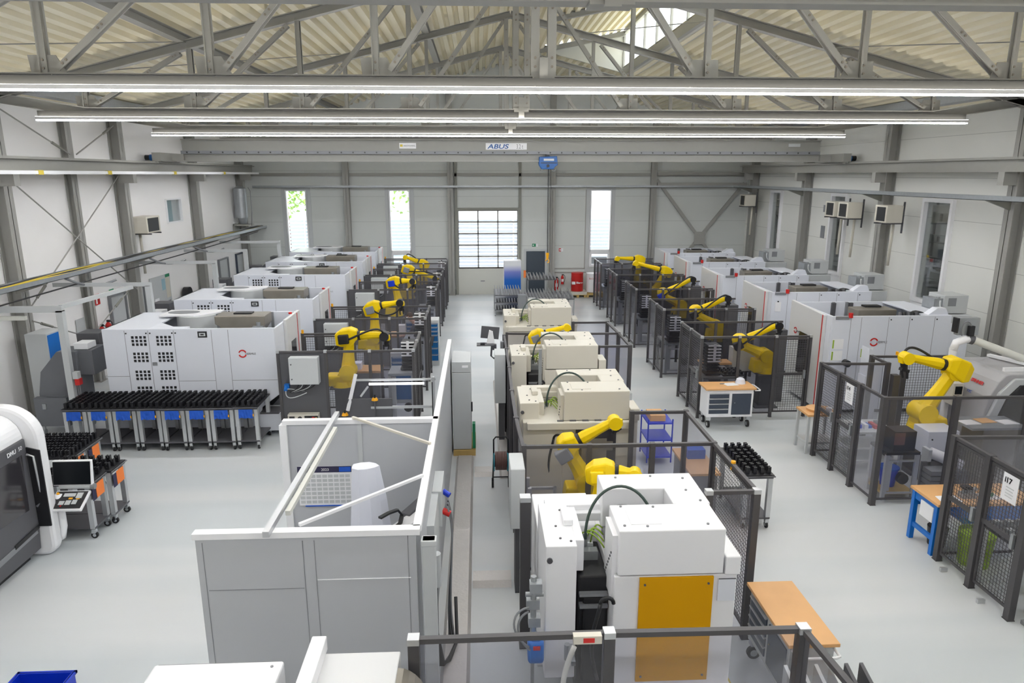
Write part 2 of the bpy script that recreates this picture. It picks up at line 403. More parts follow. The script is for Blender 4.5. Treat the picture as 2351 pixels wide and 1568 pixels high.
# sectional door
d1 = B(); z0 = 1.27; rows = 5; rh = (3.96-z0)/rows
d1.box(-1.0, 1.84, YF+.02, YF+.07, 0, z0)
for i in range(rows+1): d1.box(-.98, 1.82, YF+.02, YF+.07, z0+i*rh-.035, z0+i*rh+.035, 1)
for i in range(4): x = -.98 + i*2.8/3; d1.box(x-.03, x+.03, YF+.02, YF+.07, z0, 3.96, 1)
dd = struct(d1.build('door_1', ['panelw', 'steel']), 'large glazed sectional door in the far wall')
b = B(); b.box(-.95, 1.8, YF+.04, YF+.05, z0, 3.94); b.build('pane', 'frost', dd)
b = B(); b.box(.05, .25, YF-.01, YF+.03, .62, .66); b.build('door_handle', 'mgrey', dd)
b = B()
b.box(-1.12, -1.0, YF-.1, YF+.0, 0, 7.2); b.box(1.86, 1.98, YF-.1, YF+.0, 0, 7.2); b.box(-1.1, 1.95, YF-.08, YF+.0, 3.97, 4.08)
struct(b.build('trim_5', 'steel_d'), 'dark guide rails of the sectional door')
# personnel door
b = B(); b.box(2.22, 3.13, YF+.02, YF+.07, 0, 2.04)
dd = struct(b.build('door_2', 'door'), 'closed dark slate door beside the sectional door')
b = B(); b.box(2.31, 2.33, YF-.02, YF+.02, .94, 1.06); b.bar((2.32, YF-.03, 1.02), (2.46, YF-.03, 1.02), .02); b.build('door_handle', 'chrome', dd)
b = B(); b.frame('y', YF-.0, 2.12, 3.22, -.04, 2.16, .1, .08); b.build('door_frame', 'lgrey', dd)
# doors in the left wall
for i, (y0, y1, lab) in enumerate([(20.3, 21.25, 'grey door in the left wall behind the fire extinguishers'), (22.0, 22.45, 'narrow grey door in the left wall beside the notice board'), (29.0, 30.1, 'grey door near the far end of the left wall'), (31.1, 32.3, 'pale grey door in the far left corner')]):
    b = B(); b.box(XL, XL+.03, y0+.04, y1-.04, .0, 2.14)
    dd = struct(b.build('door_%d' % (i+3), 'lgrey'), lab)
    b = B(); b.frame('x', XL+.04, y0, y1, -.03, 2.2, .06, .08); b.build('door_frame', 'mgrey' if i != 3 else 'navy', dd)
    b = B(); b.box(XL+.03, XL+.07, y1-.2, y1-.12, .98, 1.1); b.build('door_handle', 'black', dd)
# bright trims of the far wall: girts, sill band
b = B()
for z, h in ((5.58, .14), (6.95, .12)): b.box(XL, XR, YF-.1, YF, z-h/2, z+h/2)
b.box(3.6, 5.1, YF-.03, YF, 1.0, 1.06); b.box(3.6, 5.05, YF-.03, YF, 1.2, 1.24); b.box(5.0, 5.05, YF-.03, YF, 1.2, 4.9)
struct(b.build('trim_6', 'steel'), 'grey horizontal girts of the far wall')

# ---------------------------------------------------------------- columns
def column(x, y, z1, w, d, label, m='steel', group=None, dirx=1):
    t = thing('steel_column', label, 'column', (x, y, 0), group=group)
    b = B(); b.box(-w/2, w/2, -d/2, -d/2+.016, 0, z1); b.box(-w/2, w/2, d/2-.016, d/2, 0, z1); b.box(-.008, .008, -d/2, d/2, 0, z1)
    if dirx: # web along x: rotate
        b = B(); b.box(-w/2, -w/2+.018, -d/2, d/2, 0, z1); b.box(w/2-.018, w/2, -d/2, d/2, 0, z1); b.box(-w/2, w/2, -.01, .01, 0, z1)
    b.build('column_shaft', m, t)
    b = B(); b.box(-w/2-.04, w/2+.04, -d/2-.04, d/2+.04, 0, .02); b.build('base_plate', m, t)
    return t
RY = [0, 5.35, 10.7, 16.0, 21.35, 26.7, 31.9]
nm = ['', 'nearest', 'second', 'third', 'fourth', 'fifth', 'farthest']
for i, y in enumerate(RY):
    if y < 9: continue
    side = ''
    column(XL+.17, y+.25, 7.25, .3, .28, '%s grey H column of the left wall, carrying the crane rail' % {10.7:'nearest',16.0:'second',21.35:'third',26.7:'fourth',31.9:'last'}[y], 'steel', 'left wall columns')
    column(XR-.17, y+.0, 7.25, .3, .3, '%s grey H column of the right wall, carrying the crane rail' % {10.7:'nearest',16.0:'second',21.35:'third',26.7:'fourth',31.9:'last'}[y], 'steel', 'right wall columns')
column(XL+.1, 19.15, 7.2, .18, .26, 'slim grey wind post between two main columns where the left wall rods cross', 'steel')
for x, lab in ((-6.05, 'far wall column between the two left windows'), (-1.3, 'far wall column just left of the sectional door'), (3.42, 'far wall column right of the dark door, behind the hoist chain'), (8.15, 'far wall column right of the narrow right window')):
    column(x, YF-.14, roofz(x)-.1, .26, .24, 'grey ' + lab, 'steel', 'far wall columns', dirx=0)

# ---------------------------------------------------------------- roof trusses
def truss(y, label):
    t = thing('roof_truss', label, 'truss', (.95, y, 6.88), group='roof trusses')
    xe0, xe1 = -11.35, 11.45; top = lambda x: 3.12 - .25*abs(x)
    for s, xe in ((-1, xe0), (1, xe1)):
        b = B(); b.ibeam((0, 0, top(0)), (xe, 0, top(xe)), .18, .18, .018, up=(0,0,1)); b.build('top_chord', 'steel', t)
        kx = 9.25*s; b = B(); b.ibeam((.1*s, 0, 0), (kx, 0, 0), .18, .2, .018); b.ibeam((kx, 0, 0), (xe, 0, .33), .18, .2, .018); b.build('bottom_chord', 'steel', t)
        for k, x in enumerate((2.4, 4.72, 7.0, 9.25)):
            x *= s
            for dy in (-.045, .045):
                pass
            b = B(); b.box(x-.045, x+.045, -.045, -.03, .08, top(x)-.05); b.box(x-.045, x+.045, .03, .045, .08, top(x)-.05); b.box(x-.045, x-.033, -.085, -.03, .08, top(x)-.05); b.box(x+.033, x+.045, .03, .085, .08, top(x)-.05)
            b.build('vertical_strut', 'steel', t)
            xn = (0, 2.4, 4.72, 7.0)[k]*s
            p, q = Vector((x-.2*s, 0, .16)), Vector((xn+.2*s, 0, top(xn)-.18)); b = B()
            for dy in (-.06, .06): b.bar(p+Vector((0,dy,0)), q+Vector((0,dy,0)), .018, .08)
            b.bar(p+Vector((0,.06,0)), q+Vector((0,.06,0)), .08, .015)
            for f in (.04, .07, .33, .36, .63, .66, .93, .96):
                c = p + (q-p)*f; b.cyl(c+Vector((0,-.085,0)), c+Vector((0,-.06,0)), .019, n=6, m=1)
            b.build('diagonal_brace', ['steel', 'steel_b'], t)
            b = B(); b.prism([(x-.32*(1 if s > 0 else .6), .08), (x+.3*(1 if s < 0 else .6), .08), (x+.16, .34), (x-.22, .34)], 'y', -.012, .012); b.cyl((x, -.07, .16), (x, -.04, .16), .018, n=6, m=1); b.cyl((x, -.07, .27), (x, -.04, .27), .018, n=6, m=1)
            b.build('gusset_plate', ['steel', 'steel_b'], t)
    b = B(); b.box(-.18, -.06, -.09, .09, .1, 3.0); b.box(.06, .18, -.09, .09, .1, 3.0)
    for z in (.22, .34, 1.0, 1.1, 1.9, 2.0, 2.7):
        for x in (-.12, .12): b.cyl((x, -.11, z), (x, -.09, z), .02, n=6, m=1)
    b.build('king_post', ['steel', 'steel_b'], t)
    b = B(); b.box(-.06, .06, -.13, -.09, -.14, .34); b.box(-.16, .16, -.1, .1, -.12, .12); b.build('splice_plate', 'steel', t)
    return t
T0 = truss(5.35, 'roof truss right above the viewpoint, its lower chord along the top edge'); T0.location.z = 6.875
for y, lab in ((10.7, 'nearest full roof truss, above the brightest and lowest hanging light line'), (16.0, 'second full roof truss, behind the nearest light line'), (21.35, 'third roof truss, above the shortest light line'), (26.7, 'fourth roof truss, beyond the crane bridge near the end of the lantern')):
    copy_tree(T0, (.95, y, 6.88), label=lab)
# longitudinal beams under the deck and thin wind bracing rods
for x, lab in ((-6.2, 'light grey steel purlin beam on the left roof slope'), (-1.45, 'light grey steel purlin beam left of the ridge')):
    b = B(); b.ibeam((x, 5.4, roofz(x)-.12), (x, 33, roofz(x)-.12), .2, .18); tag(b.build('roof_beam', 'steel'), lab, 'beam')
b = B()
for y in (5.35, 10.7, 16.0, 21.35): b.ibeam((2.25, y, roofz(2.25)-.02), (DX1, y, 10.5), .16, .18)
b.ibeam((DX0, DY-.12, roofz(DX0)-.05), (DX1, DY-.12, 10.5), .14, .16)
tag(b.build('lantern_rafter', 'steel', kind='structure'), 'pale rafters under the raised lantern roof', 'rafter'); 
k = 0
for (p, q, lab) in [((-10.3, 10.8, 7.3), (-6.2, 16, 8.3), 'thin wind rod across the left roof slope near the first light line'), ((-6.2, 10.8, 8.3), (-1.5, 16, 9.6), 'thin wind rod rising towards the ridge on the left slope'),
      ((-8.4, 16.1, 7.7), (-3.9, 21.2, 8.9), 'thin wind rod between the second and third truss on the left slope'), ((3.1, 21.2, 9.5), (5.7, 16.1, 8.9), 'thin wind rod under the lantern on the right slope'),
      ((10.3, 10.8, 7.6), (7.8, 16, 8.3), 'thin wind rod on the right slope near the first light line'), ((5.7, 26.5, 8.9), (10.1, 21.4, 7.8), 'thin wind rod between the far trusses on the right slope')]:
    b = B(); b.cyl(p, q, .012, n=6); tag(b.build('wind_rod', 'steel'), lab, 'rod', 'thin wind rods of the roof')

# ---------------------------------------------------------------- luminaires
def lum(y, z, x0, x1, label):
    t = thing('linear_light', label, 'light', (.75, y, z), group='long hanging light lines'); 
    b = B(); b.box(x0-.75, x1-.75, -.05, .05, .012, .07); n = 9
    b.build('light_housing', 'white', t)
    b = B(); b.box(x0-.75, x1-.75, -.033, .033, -.012, .012); b.build('light_diffuser', 'led', t)
    b = B(); b.box(x0-.75, x1-.75, -.045, .02, .07, .074); b.build('added_upper_emitter', 'added_uplight', t)  # added emitter throwing light up at the roof deck
    b = B(); b.box(x0-.75, x1-.75, .045, .05, .07, .2); b.build('added_rear_shield', 'shield', t)  # added strip keeping the upward glow off the truss chord
    for i in range(n): x = x0 + (x1-x0)*(i+.5)/n - .75; b = B(); b.cyl((x, .04, .07), (x, .1, .22), .006, n=5); b.build('suspension_wire', 'steel', t)
    return t
lum(5.62, 6.93, -9.3, 10.95, 'long light line mounted behind the first chord, just above the view')
lum(10.5, 6.735, -9.3, 10.95, 'nearest and thickest looking light line, crossing the whole view')
lum(15.85, 6.71, -9.3, 10.95, 'middle light line, second from the top of the view')
lum(21.2, 6.68, -9.3, 10.95, 'shortest looking light line, lowest of the visible three')
lum(26.5, 6.68, -9.3, 10.95, 'light line hidden behind the crane bridge girder')
lum(.2, 6.8, -9.3, 10.95, 'light line above the gallery of the viewpoint')
for (x, lab) in ((-9.9, 'left'), (11.9, 'right')):
    b = B(); b.box(x-.18, x+.18, -2, 32.5, 7.32, 7.55); 
    tag(b.build('ventilation_duct', 'galv'), 'galvanised duct running under the roof along the %s eave' % lab, 'duct')

# ---------------------------------------------------------------- crane
def rail(x, s, lab):
    t = thing('crane_runway', lab, 'crane rail', (x, 16, 5.8)); 
    b = B(); b.ibeam((0, -18, 0), (0, 16.6, 0), .24, .3, .02); b.build('runway_beam', 'crane', t)
    b = B(); b.box(-.03, .03, -18, 16.6, .15, .19); b.build('rail_head', 'steel', t)
    for y in RY:
        if y < 9: continue
        b = B(); b.box(-.12, .3*s if s > 0 else .12, y-16-.1, y-16+.1, -.45, -.15) if s > 0 else b.box(-.3, .12, y-16-.1, y-16+.1, -.45, -.15)
        b.build('console', 'steel', t)
    return t
L = rail(-10.12, -1, 'grey crane runway beam along the left wall above the cable tray')
b = B(); b.box(.3, .36, -18, 16.4, -.2, -.12); b.build('conductor_rail', 'white', L, label='white enclosed power rail with yellow joints')
b = B()
for y in (-2, .4, 3.4, 7.5, 12): b.box(.29, .37, y, y+.18, -.21, -.11)
b.build('rail_joint', 'yel3', L)
rail(12.18, 1, 'grey crane runway beam along the right wall above the wall cable tray')
c = thing('bridge_crane', 'overhead bridge crane girder spanning the hall with ABUS 3.2 t sign', 'crane', (.95, 24, 6.36), world=True)
b = B(); b.prism([(-9.6, 6.2), (-9.6, 6.71), (11.55, 6.71), (11.55, 6.2)], 'y', 23.93, 23.95); b.box(-9.6, 11.55, 23.85, 24.15, 6.68, 6.71); b.box(-9.6, 11.55, 24.12, 24.14, 6.05, 6.7)
b.box(-9.75, 11.7, 23.8, 24.2, 6.0, 6.04); b.box(-9.75, 11.7, 23.96, 23.98, 6.04, 6.24)
b.build('girder', 'crane', c)
b = B(); b.box(-9.6, 11.5, 23.78, 23.83, 6.24, 6.34)
x = -9.4
while x < 11.4: b.cyl((x, 23.76, 6.29), (x, 23.78, 6.29), .025, n=6, m=1); x += .38
b.build('festoon_track', ['mgrey', 'black'], c)
for x, s in ((-10.05, -1), (12.05, 1)):
    b = B(); b.box(x-.13, x+.13, 23.0, 25.0, 6.0, 6.26); b.prism([(x-s*.0, 6.26), (x-s*.5, 6.26), (x-s*.95, 6.72), (x-s*1.0, 6.0), (x, 6.0)], 'y', 23.9, 24.1) if 0 else None
    b.bar((x, 24, 6.12), (x-s*.5, 24, 6.12), .3, .22)
    b.cyl((x-.05, 23.1, 6.02), (x+.05, 23.1, 6.02), .1); b.build('end_carriage', 'crane', c)
    b = B(); xx = x+s*.12; b.cyl((xx, 23.72, 6.12), (xx+s*.38, 23.72, 6.12), .1, m=0); b.box(min(xx, xx+s*.2), max(xx, xx+s*.2), 23.62, 23.82, 6.2, 6.27, 0)
    b.cyl((xx+s*.38, 23.72, 6.12), (xx+s*.55, 23.72, 6.12), .085, m=1); b.build('travel_motor', ['blue3', 'black'], c)
b = B(); b.box(.25, 1.61, 23.905, 23.925, 6.39, 6.6); pl = b.build('sign_plate', 'paper', c)
text('ABUS', .2, 'blue3', pl, (.31, 23.9, 6.425), name='sign_lettering', bold=.0035, sx=1.42, shear=.2)
text('3.2 t', .2, 'mgrey', pl, (1.26, 23.9, 6.425), name='sign_lettering', sx=.62)
b = B(); b.box(-2.59, -2.04, 23.905, 23.925, 6.42, 6.6); pl = b.build('sign_plate', 'paper', c, label='small cream maker plate with yellow mark')
b = B(); b.box(-2.56, -2.48, 23.895, 23.905, 6.48, 6.55); b.build('sign_mark', 'yel3', pl)
text('AKOTO-RAIL', .07, 'mgrey', pl, (-2.45, 23.9, 6.485), name='sign_lettering', sx=.95)
text('CRANE', .12, 'lgrey', None, (0,0,0)) if 0 else None
b = B(); b.box(10.45, 10.85, 23.905, 23.925, 6.5, 6.6); pl = b.build('sign_plate', 'lgrey', c, label='small grey number plate at the right end')
h = thing('chain_hoist', 'blue electric chain hoist hanging from the crane girder with its chain', 'hoist', (2.32, 24, 5.6), world=True)
b = B(); b.prism([(2.0, 5.95), (2.02, 6.16), (2.6, 6.18), (2.63, 5.9), (2.52, 5.82), (2.5, 5.76), (2.1, 5.76), (2.02, 5.88)], 'y', 23.72, 24.05); b.build('hoist_housing', 'blue3', h, bevel=.015)
b = B(); b.box(2.16, 2.5, 23.7, 23.72, 6.03, 6.1); b.build('maker_plate', 'lgrey', h)
b = B(); b.box(2.06, 2.6, 23.705, 23.72, 5.95, 5.975); b.cyl((2.3, 23.7, 5.87), (2.3, 23.66, 5.87), .05); b.build('housing_seam', 'black', h)
b = B(); b.box(2.24, 2.36, 23.8, 24.0, 6.16, 6.34); b.cyl((2.24, 23.8, 6.3), (2.24, 24.02, 6.3), .04); b.build('trolley', 'black', h)
b = B(); b.cyl((2.33, 23.85, 5.76), (2.33, 23.85, 2.9), .014, n=6); b.build('load_chain', 'black', h)
b = B(); b.tube(arc((2.12, 23.85, 5.77), .07, PI, 2*PI, 8), .008); b.tube(arc((2.5, 23.85, 5.77), .07, PI, 2*PI, 8), .008); b.build('chain_loop', 'galv', h)
b = B(); b.cyl((2.33, 23.85, 2.98), (2.33, 23.85, 2.78), .06, .04, n=10); b.tube(arc((2.33, 23.85, 2.7), .06, -PI/2, PI, 8), .018); b.build('load_hook', 'amber', h)
b = B(); b.cyl((3.25, 32.0, 6.0), (3.25, 32.0, .9), .012, n=6); 
pc = tag(b.build('pendant_cable', 'black'), 'thin black pendant cable hanging in front of the dark door', 'cable')
b = B(); b.box(1.97, 2.07, 30.9, 31.0, 1.1, 1.42); tag(b.build('pendant_control', 'orange'), 'orange pendant control box hanging beside the blue gradient cabinet', 'control')

# ---------------------------------------------------------------- trays and cables
def tray(x, y0, y1, z, w, lab, m='galv', side=-1):
    t = thing('cable_tray', lab, 'cable tray', (x, y0, z), world=True)
    b = B(); b.box(x-w/2, x+w/2, y0, y1, z, z+.012); b.box(x-w/2, x-w/2+.01, y0, y1, z, z+.11); b.box(x+w/2-.01, x+w/2, y0, y1, z, z+.11)
    b.build('tray_channel', m, t)
    for y in RY:
        if y < y0 or y > y1: continue
        b = B(); xe = XL+.3 if side < 0 else XR-.3; b.prism([(x+side*-w*.7, z), (xe, z), (xe, z-.22)], 'y', y-.04, y+.04); b.build('tray_bracket', 'steel_d', t)
    return t
tl = tray(-10.0, 9, 33, 3.2, .42, 'long galvanised cable tray with yellow cables along the left wall')
b = B()
for k in range(7):
    xx = -10.17 + k*.055; b.tube([(xx+random.uniform(-.02,.02), y, 3.25+random.uniform(0,.05)) for y in [9+i*1.2 for i in range(21)]], .022, 5, 1 if k in (2, 5) else (0 if k % 2 else 2))
b.build('cable_bundle', ['black', 'yel3', 'mgrey'], tl)
b = B(); b.tube(bez((-9.8, 12, 2.95), (-9.8, 18, 3.05), (-9.8, 26, 2.98), (-9.9, 32, 3.1), 20), .018); tag(b.build('hanging_cable', 'black'), 'black cable slung below the left cable tray', 'cable')
for i, y in enumerate((17.0, 21.3, 24.7)):
    b = B(); b.tube(bez((-9.9, y, 3.2), (-9.6, y+.3, 2.9), (-9.5, y+.8, 2.85), (-9.2, y+1, 3.0), 10), .03); tag(b.build('flexible_conduit', 'mgrey'), 'grey flexible conduit drooping from the left tray at the %s gantry' % ['second', 'third', 'fourth'][i], 'conduit', 'flexible conduits under the left tray')
tray(12.0, 6, 33, 5.0, .3, 'perforated cable tray high along the right wall', side=1)
t = thing('cable_tray', 'cable tray running straight across the far wall above the windows', 'cable tray', (0, 32.8, 5.0), world=True)
b = B(); b.box(-10.2, 12.1, 32.7, 32.95, 5.0, 5.012); b.box(-10.2, 12.1, 32.7, 32.71, 5.0, 5.1); b.build('tray_channel', 'galv', t)
# crossing rods of the left wall
k = 0
for p, q, tb, lab in [((-10.4, 16.4, 7.0), (-10.4, 18.9, 6.1), .8, 'upper left'), ((-10.4, 21.3, 6.95), (-10.4, 19.2, 6.1), .2, 'upper right'), ((-10.4, 16.2, 5.6), (-10.35, 21.4, 2.2), .0, 'lower falling'), ((-10.4, 21.3, 5.6), (-10.35, 16.3, 2.6), .9, 'lower rising'), ((-10.35,16.3,2.3),(-10.35,18,1.6), .3, 'bottom left'), ((-10.35,16.3,.5),(-10.35,21.2,2.4), .8, 'bottom right')]:
    t = thing('bracing_rod', 'thin steel wind bracing rod on the left wall, the %s one' % lab, 'rod', p, group='left wall bracing rods', world=True)
    b = B(); b.cyl(p, q, .017, n=6); b.build('rod', 'steel', t)
    c = Vector(p)*(1-tb) + Vector(q)*tb; d = (Vector(q)-Vector(p)).normalized(); b = B(); b.cyl(c-d*.22, c+d*.22, .035, .03, n=8); b.build('turnbuckle', 'steel_d', t)
# bracing in the far right corner
t = thing('corner_bracing', 'crossed flat steel wind bracing in the far right corner', 'bracing', (10.45, 32.95, 2.66), world=True)
for p in ((8.3, 5.35), (12.45, 5.2), (8.4, .1), (12.5, .1)):
    b = B(); b.bar((10.45, 32.95, 2.66), (p[0], 32.95, p[1]), .06, .14); b.build('brace', 'steel', t)
b = B(); b.box(10.2, 10.72, 32.88, 32.9, 2.35, 2.95); b.build('node_plate', 'steel', t)
for z, lab in ((5.62, 'upper'), (5.15, 'lower')):
    b = B(); b.box(8.3, 12.5, 32.75, 32.9, z-.07, z+.07); tag(b.build('wall_girt', 'steel'), '%s grey girt above the crossed bracing in the far right corner' % lab, 'beam')

# gantry frames carrying supply lines to the left machines
for i, (xr, y, xl, zb) in enumerate([(-8.88, 14.92, -10.5, 0), (-8.15, 17.4, -10.4, 0), (-8.15, 21.8, -10.4, 0), (-8.3, 25.2, -10.4, 0), (-8.0, 28.4, -10.3, 0)]):
    t = thing('supply_gantry', ['nearest light grey supply gantry, its post beside the grey chip conveyor', 'second light grey supply gantry from the front, over the back of the first machine', 'third light grey supply gantry from the front, in front of the notice board wall', 'fourth light grey supply gantry from the front', 'farthest light grey supply gantry, near the insulated tank'][i], 'gantry', (xr, y, 0), group='supply gantries of the left machines', world=True)
    b = B(); zt = 2.84 if i == 0 else 2.98; tt = .02 if i == 0 else 0; b.box(xl, xr+.07, y-.05, y+.05, zt-.04-tt, zt+.03+tt); b.box(xl, xr+.07, y-.06, y-.05, zt-.055-tt, zt+.045+tt); b.build('crossbeam', 'lgrey', t)
    b = B(); b.box(xr-.06, xr+.07, y-.06, y+.06, 0, zt-.04); b.build('post', 'lgrey', t)
    if i == 0:
        b = B(); b.box(-10.4, -9.6, y-.05, y+.05, 2.6, 2.68); b.build('tube_lamp', 'frosted', t)
        b = B(); b.bar((-8.9, 15.0, 2.86), (-8.5, 17.3, 2.92), .08, .09); b.build('side_beam', 'lgrey', t)
        b = B(); b.box(xr+.09, xr+.2, y-.06, y+.06, 1.3, 1.45, 0); b.box(xr+.12, xr+.22, y-.06, y+.06, 1.16, 1.3, 1); b.build('power_socket', ['lgrey', 'red'], t)
        b = B(); b.cyl((xr+.14, y, 1.16), (xr+.14, y, .2), .012, n=6); b.cyl((xr+.18, y, 1.16), (xr+.17, y, .2), .012, n=6); b.build('power_cable', 'mgrey', t)
# ================================================================ MACHINING CENTRES
def ring(b, c, r, t, axis='y', a0=0, a1=2*PI, n=18, m=0, d=.006):
    pts = [(c[0] + r*math.cos(a0+(a1-a0)*i/n), c[1], c[2] + r*math.sin(a0+(a1-a0)*i/n)) if axis == 'y' else (c[0], c[1] + r*math.cos(a0+(a1-a0)*i/n), c[2] + r*math.sin(a0+(a1-a0)*i/n)) for i in range(n+1)]
    for p, q in zip(pts, pts[1:]): b.bar(p, q, d if axis == 'y' else t, t if axis == 'y' else d, m, up=(0,0,1)) if 0 else b.bar(p, q, .012, t, m, up=Vector((0,1,0)).cross(Vector(q)-Vector(p)) if axis == 'y' else Vector((1,0,0)).cross(Vector(q)-Vector(p)))
def logo(parent, c, r, axis, lab=True):
    b = B(); ring(b, c, r, r*.34, axis, .35, PI-.35); ring(b, c, r, r*.34, axis, PI+.35, 2*PI-.35)
    o = b.build('maker_logo', 'red', parent)
    if axis == 'y': text('HERMLE', r*.85, 'mgrey', o, (c[0]+r*.75, c[1]-.004, c[2]-r*.3), name='logo_lettering')
    else: text('HERMLE', r*.85, 'mgrey', o, (c[0]-.004, c[1]-r*.75, c[2]-r*.3), (PI/2, 0, -PI/2), name='logo_lettering')
def hermle(loc, label, Wd, D=1.9, left=True, group=None):
    t = thing('machining_centre', label, 'machine', loc, group=group); H = 2.4; mw = 'mwhite'
    # base and lower body
    b = B(); b.box(.15, Wd-.35, .15, D-.1, 0, .45); b.build('base', 'black', t)
    if left: prof = [(0, .12), (Wd-.5, .12), (Wd-.38, .62), (Wd, .9), (Wd, H), (0, H)]
    else: prof = [(0, .12), (Wd, .12), (Wd, H), (0, H)]
    b = B(); b.prism(prof, 'y', 0, .05); b.prism(prof, 'y', D-.05, D)
    b.box(0, .05, .05, D-.05, .12, H); b.box(.05, Wd-.05, .05, D-.05, 1.86, 1.9, 1)
    if left:
        b.box(Wd-.05, Wd, .05, D-.05, .9, H-.03); b.box(Wd-.5, Wd-.05, .05, D-.05, .12, .2)
        b.box(0, .95, .05, D-.05, 2.36, H); b.box(.95, 1.75, .05, .25, 2.36, H)
        b.prism([(.95,.25),(1.4,.25),(.95,.7)], 'z', 2.36, H)
    else:
        b.box(Wd-.05, Wd, .05, D-.05, .12, H); b.box(Wd-.6, Wd-.05, .05, D-.05, 2.36, H)
    b.build('housing', [mw, 'mgrey'], t, bevel=.008)
    b = B()
    for x in ((.47, .96, 1.49, 2.28, 2.63) if left else (.45, .7, 1.35, 1.85, 2.45)):
        b.box(x-.004, x+.004, -.003, .001, .14, H-.03)
    if left: b.box(0, .47, -.003, .001, 1.36, 1.368); b.box(1.49, 2.28, -.003, .001, 1.24, 1.248); b.box(2.63, Wd, -.003, .001, 1.24, 1.248)
    for x in ((.5, .92, 1.0, 1.46, 1.53) if left else (1.4, 1.9, 2.5)): b.cyl((x, -.01, H-.09), (x, 0, H-.09), .016, n=8, m=1)
    b.build('panel_joint', ['mgrey', 'black'], t)
    if left:
        for x0 in (.6, 1.12):
            for z0 in (2.25, 1.89, 1.49, 1.13):
                b = B()
                for i in range(4):
                    for j in range(3): b.box(x0+i*.085, x0+i*.085+.052, -.004, .001, z0-j*.078-.055, z0-j*.078)
                b.build('vent_grille', 'black', t)
        b = B(); b.box(.98, 1.08, -.004, .002, 1.6, 1.67); b.build('rating_plate', 'mgrey', t)
        b = B(); b.box(2.0, 2.19, -.02, 0, 2.21, 2.34); b.box(2.03, 2.16, -.024, -.02, 2.24, 2.31, 1); b.box(2.06, 2.13, -.027, -.024, 2.26, 2.29, 0); b.build('counter_display', ['black', 'lgrey'], t)
        logo(t, (2.9, -.008, 1.84), .075, 'y')
        # raised sliding side door with red seam
        b = B(); b.prism([(.75, .95), (D+.05, .95), (D+.05, H+.02), (.75, H+.02)], 'x', Wd, Wd+.07); b.build('side_door', 'mwhite2', t, bevel=.01)
        b = B(); b.box(Wd+.07, Wd+.075, 1.05, 1.45, .95, 1.85); b.build('side_window', 'glassd', t)
        b = B(); b.box(Wd+.07, Wd+.078, 1.66, 1.69, .95, H); b.build('seam', 'red', t)
        b = B(); b.cyl((Wd-.02, 1.45, H+.02), (Wd-.02, 1.45, H+.06), .04); b.cyl((Wd+.01, .35, 1.72), (Wd+.02, .35, 1.72), .03); b.build('warning_light', 'red', t)
        b = B(); b.box(Wd-.42, Wd+.02, -.12, .5, .12, .5); b.box(Wd-.4, Wd, -.12, .3, .5, .54, 1); b.build('chip_tray', ['mwhite', 'dgrey'], t)
        # magazine deck with oval opening
        b = B(); n = 16; cx, cy = 1.15, D-.45; outer = [(.72, D-.8), (1.5, D-.8), (1.95, D-.35), (1.95, D-.12), (.72, D-.12)]
        b.prism(outer, 'z', 2.44, 2.48); b.build('magazine_cover', 'white', t, bevel=.01)
        b = B(); b.prism([(cx+.36*math.cos(2*PI*i/n), cy+.2*math.sin(2*PI*i/n)) for i in range(n)], 'z', 2.481, 2.485); b.build('cover_opening', 'mgrey', t)
        b = B(); b.cyl((1.45, D-.45, 1.9), (1.45, D-.45, 2.44), .45, n=20); b.box(1.88, 1.98, D-.5, D-.1, 1.9, 2.44, 1); b.build('tool_magazine', ['lgrey', 'mgrey'], t)
        xg = 2.1
    else: xg = .95
    # interior: gantry cover, motors, rear rim posts
    b = B(); b.prism([(xg, 2.34), (xg+.1, 2.28), (xg+.16, 2.14), (xg+.98, 2.14), (xg+1.1, 2.3), (xg+1.1, 2.52), (xg, 2.52)] if left else [(xg, 2.1), (xg+.95, 2.1), (xg+.95, 2.42), (xg, 2.42)], 'y', .72 if left else .62, 1.28 if left else 1.12); b.build('gantry_cover', 'steel_b', t, bevel=.015)
    b = B(); b.box(xg+.25, xg+.8, .4, .62, 1.95, 2.14); b.build('spindle_head', 'black', t)
    b = B(); b.box(xg+.35, xg+.75, .95, 1.15, 2.52 if left else 2.42, 2.55 if left else 2.46); b.build('cable_carrier', 'black', t)
    xs = (1.98, 2.7, 3.05) if left else (.95, 1.3)
    b = B()
    for x in xs: b.box(x-.03, x+.03, D-.1, D-.05, 1.9, H)
    b.build('rear_rib', 'mgrey', t)
    if left:
        b = B(); b.box(3.05-.1, 3.05+.12, .62, .85, 1.9, 2.3); b.cyl((3.06, .73, 2.3), (3.06, .73, 2.38), .05); b.build('pump_unit', 'galv', t)
    else:
        for x in (.95, 1.4): b = B(); b.box(x-.05, x+.05, D-.12, D-.05, 1.9, H-.02); b.build('inner_post', 'dgrey', t)
        b = B(); b.box(.08, .38, -.03, .01, H-.07, H); b.build('lamp_bracket', 'mgrey', t)
        b = B(); b.cyl((.42, -.02, H-.03), (.42, -.02, H+.08), .05); b.build('warning_light', 'red', t)
        logo(t, (1.05, -.008, 1.78), .085, 'y')
        # left slanted side door
        b = B(); b.prism([(.25, .1), (D+.1, .1), (D+.1, H+.04), (.25, H-.02)], 'x', -.08, 0); b.build('side_door', 'mwhite2', t, bevel=.01)
        b = B(); b.box(-.088, -.08, .95, 1.4, .7, 1.75); b.build('side_window', 'glassd', t)
        b = B(); b.box(-.09, -.08, .28, .31, .1, H-.02); b.build('seam', 'red', t)
        logo(t, (-.085, 1.62, 1.72), .07, 'x')
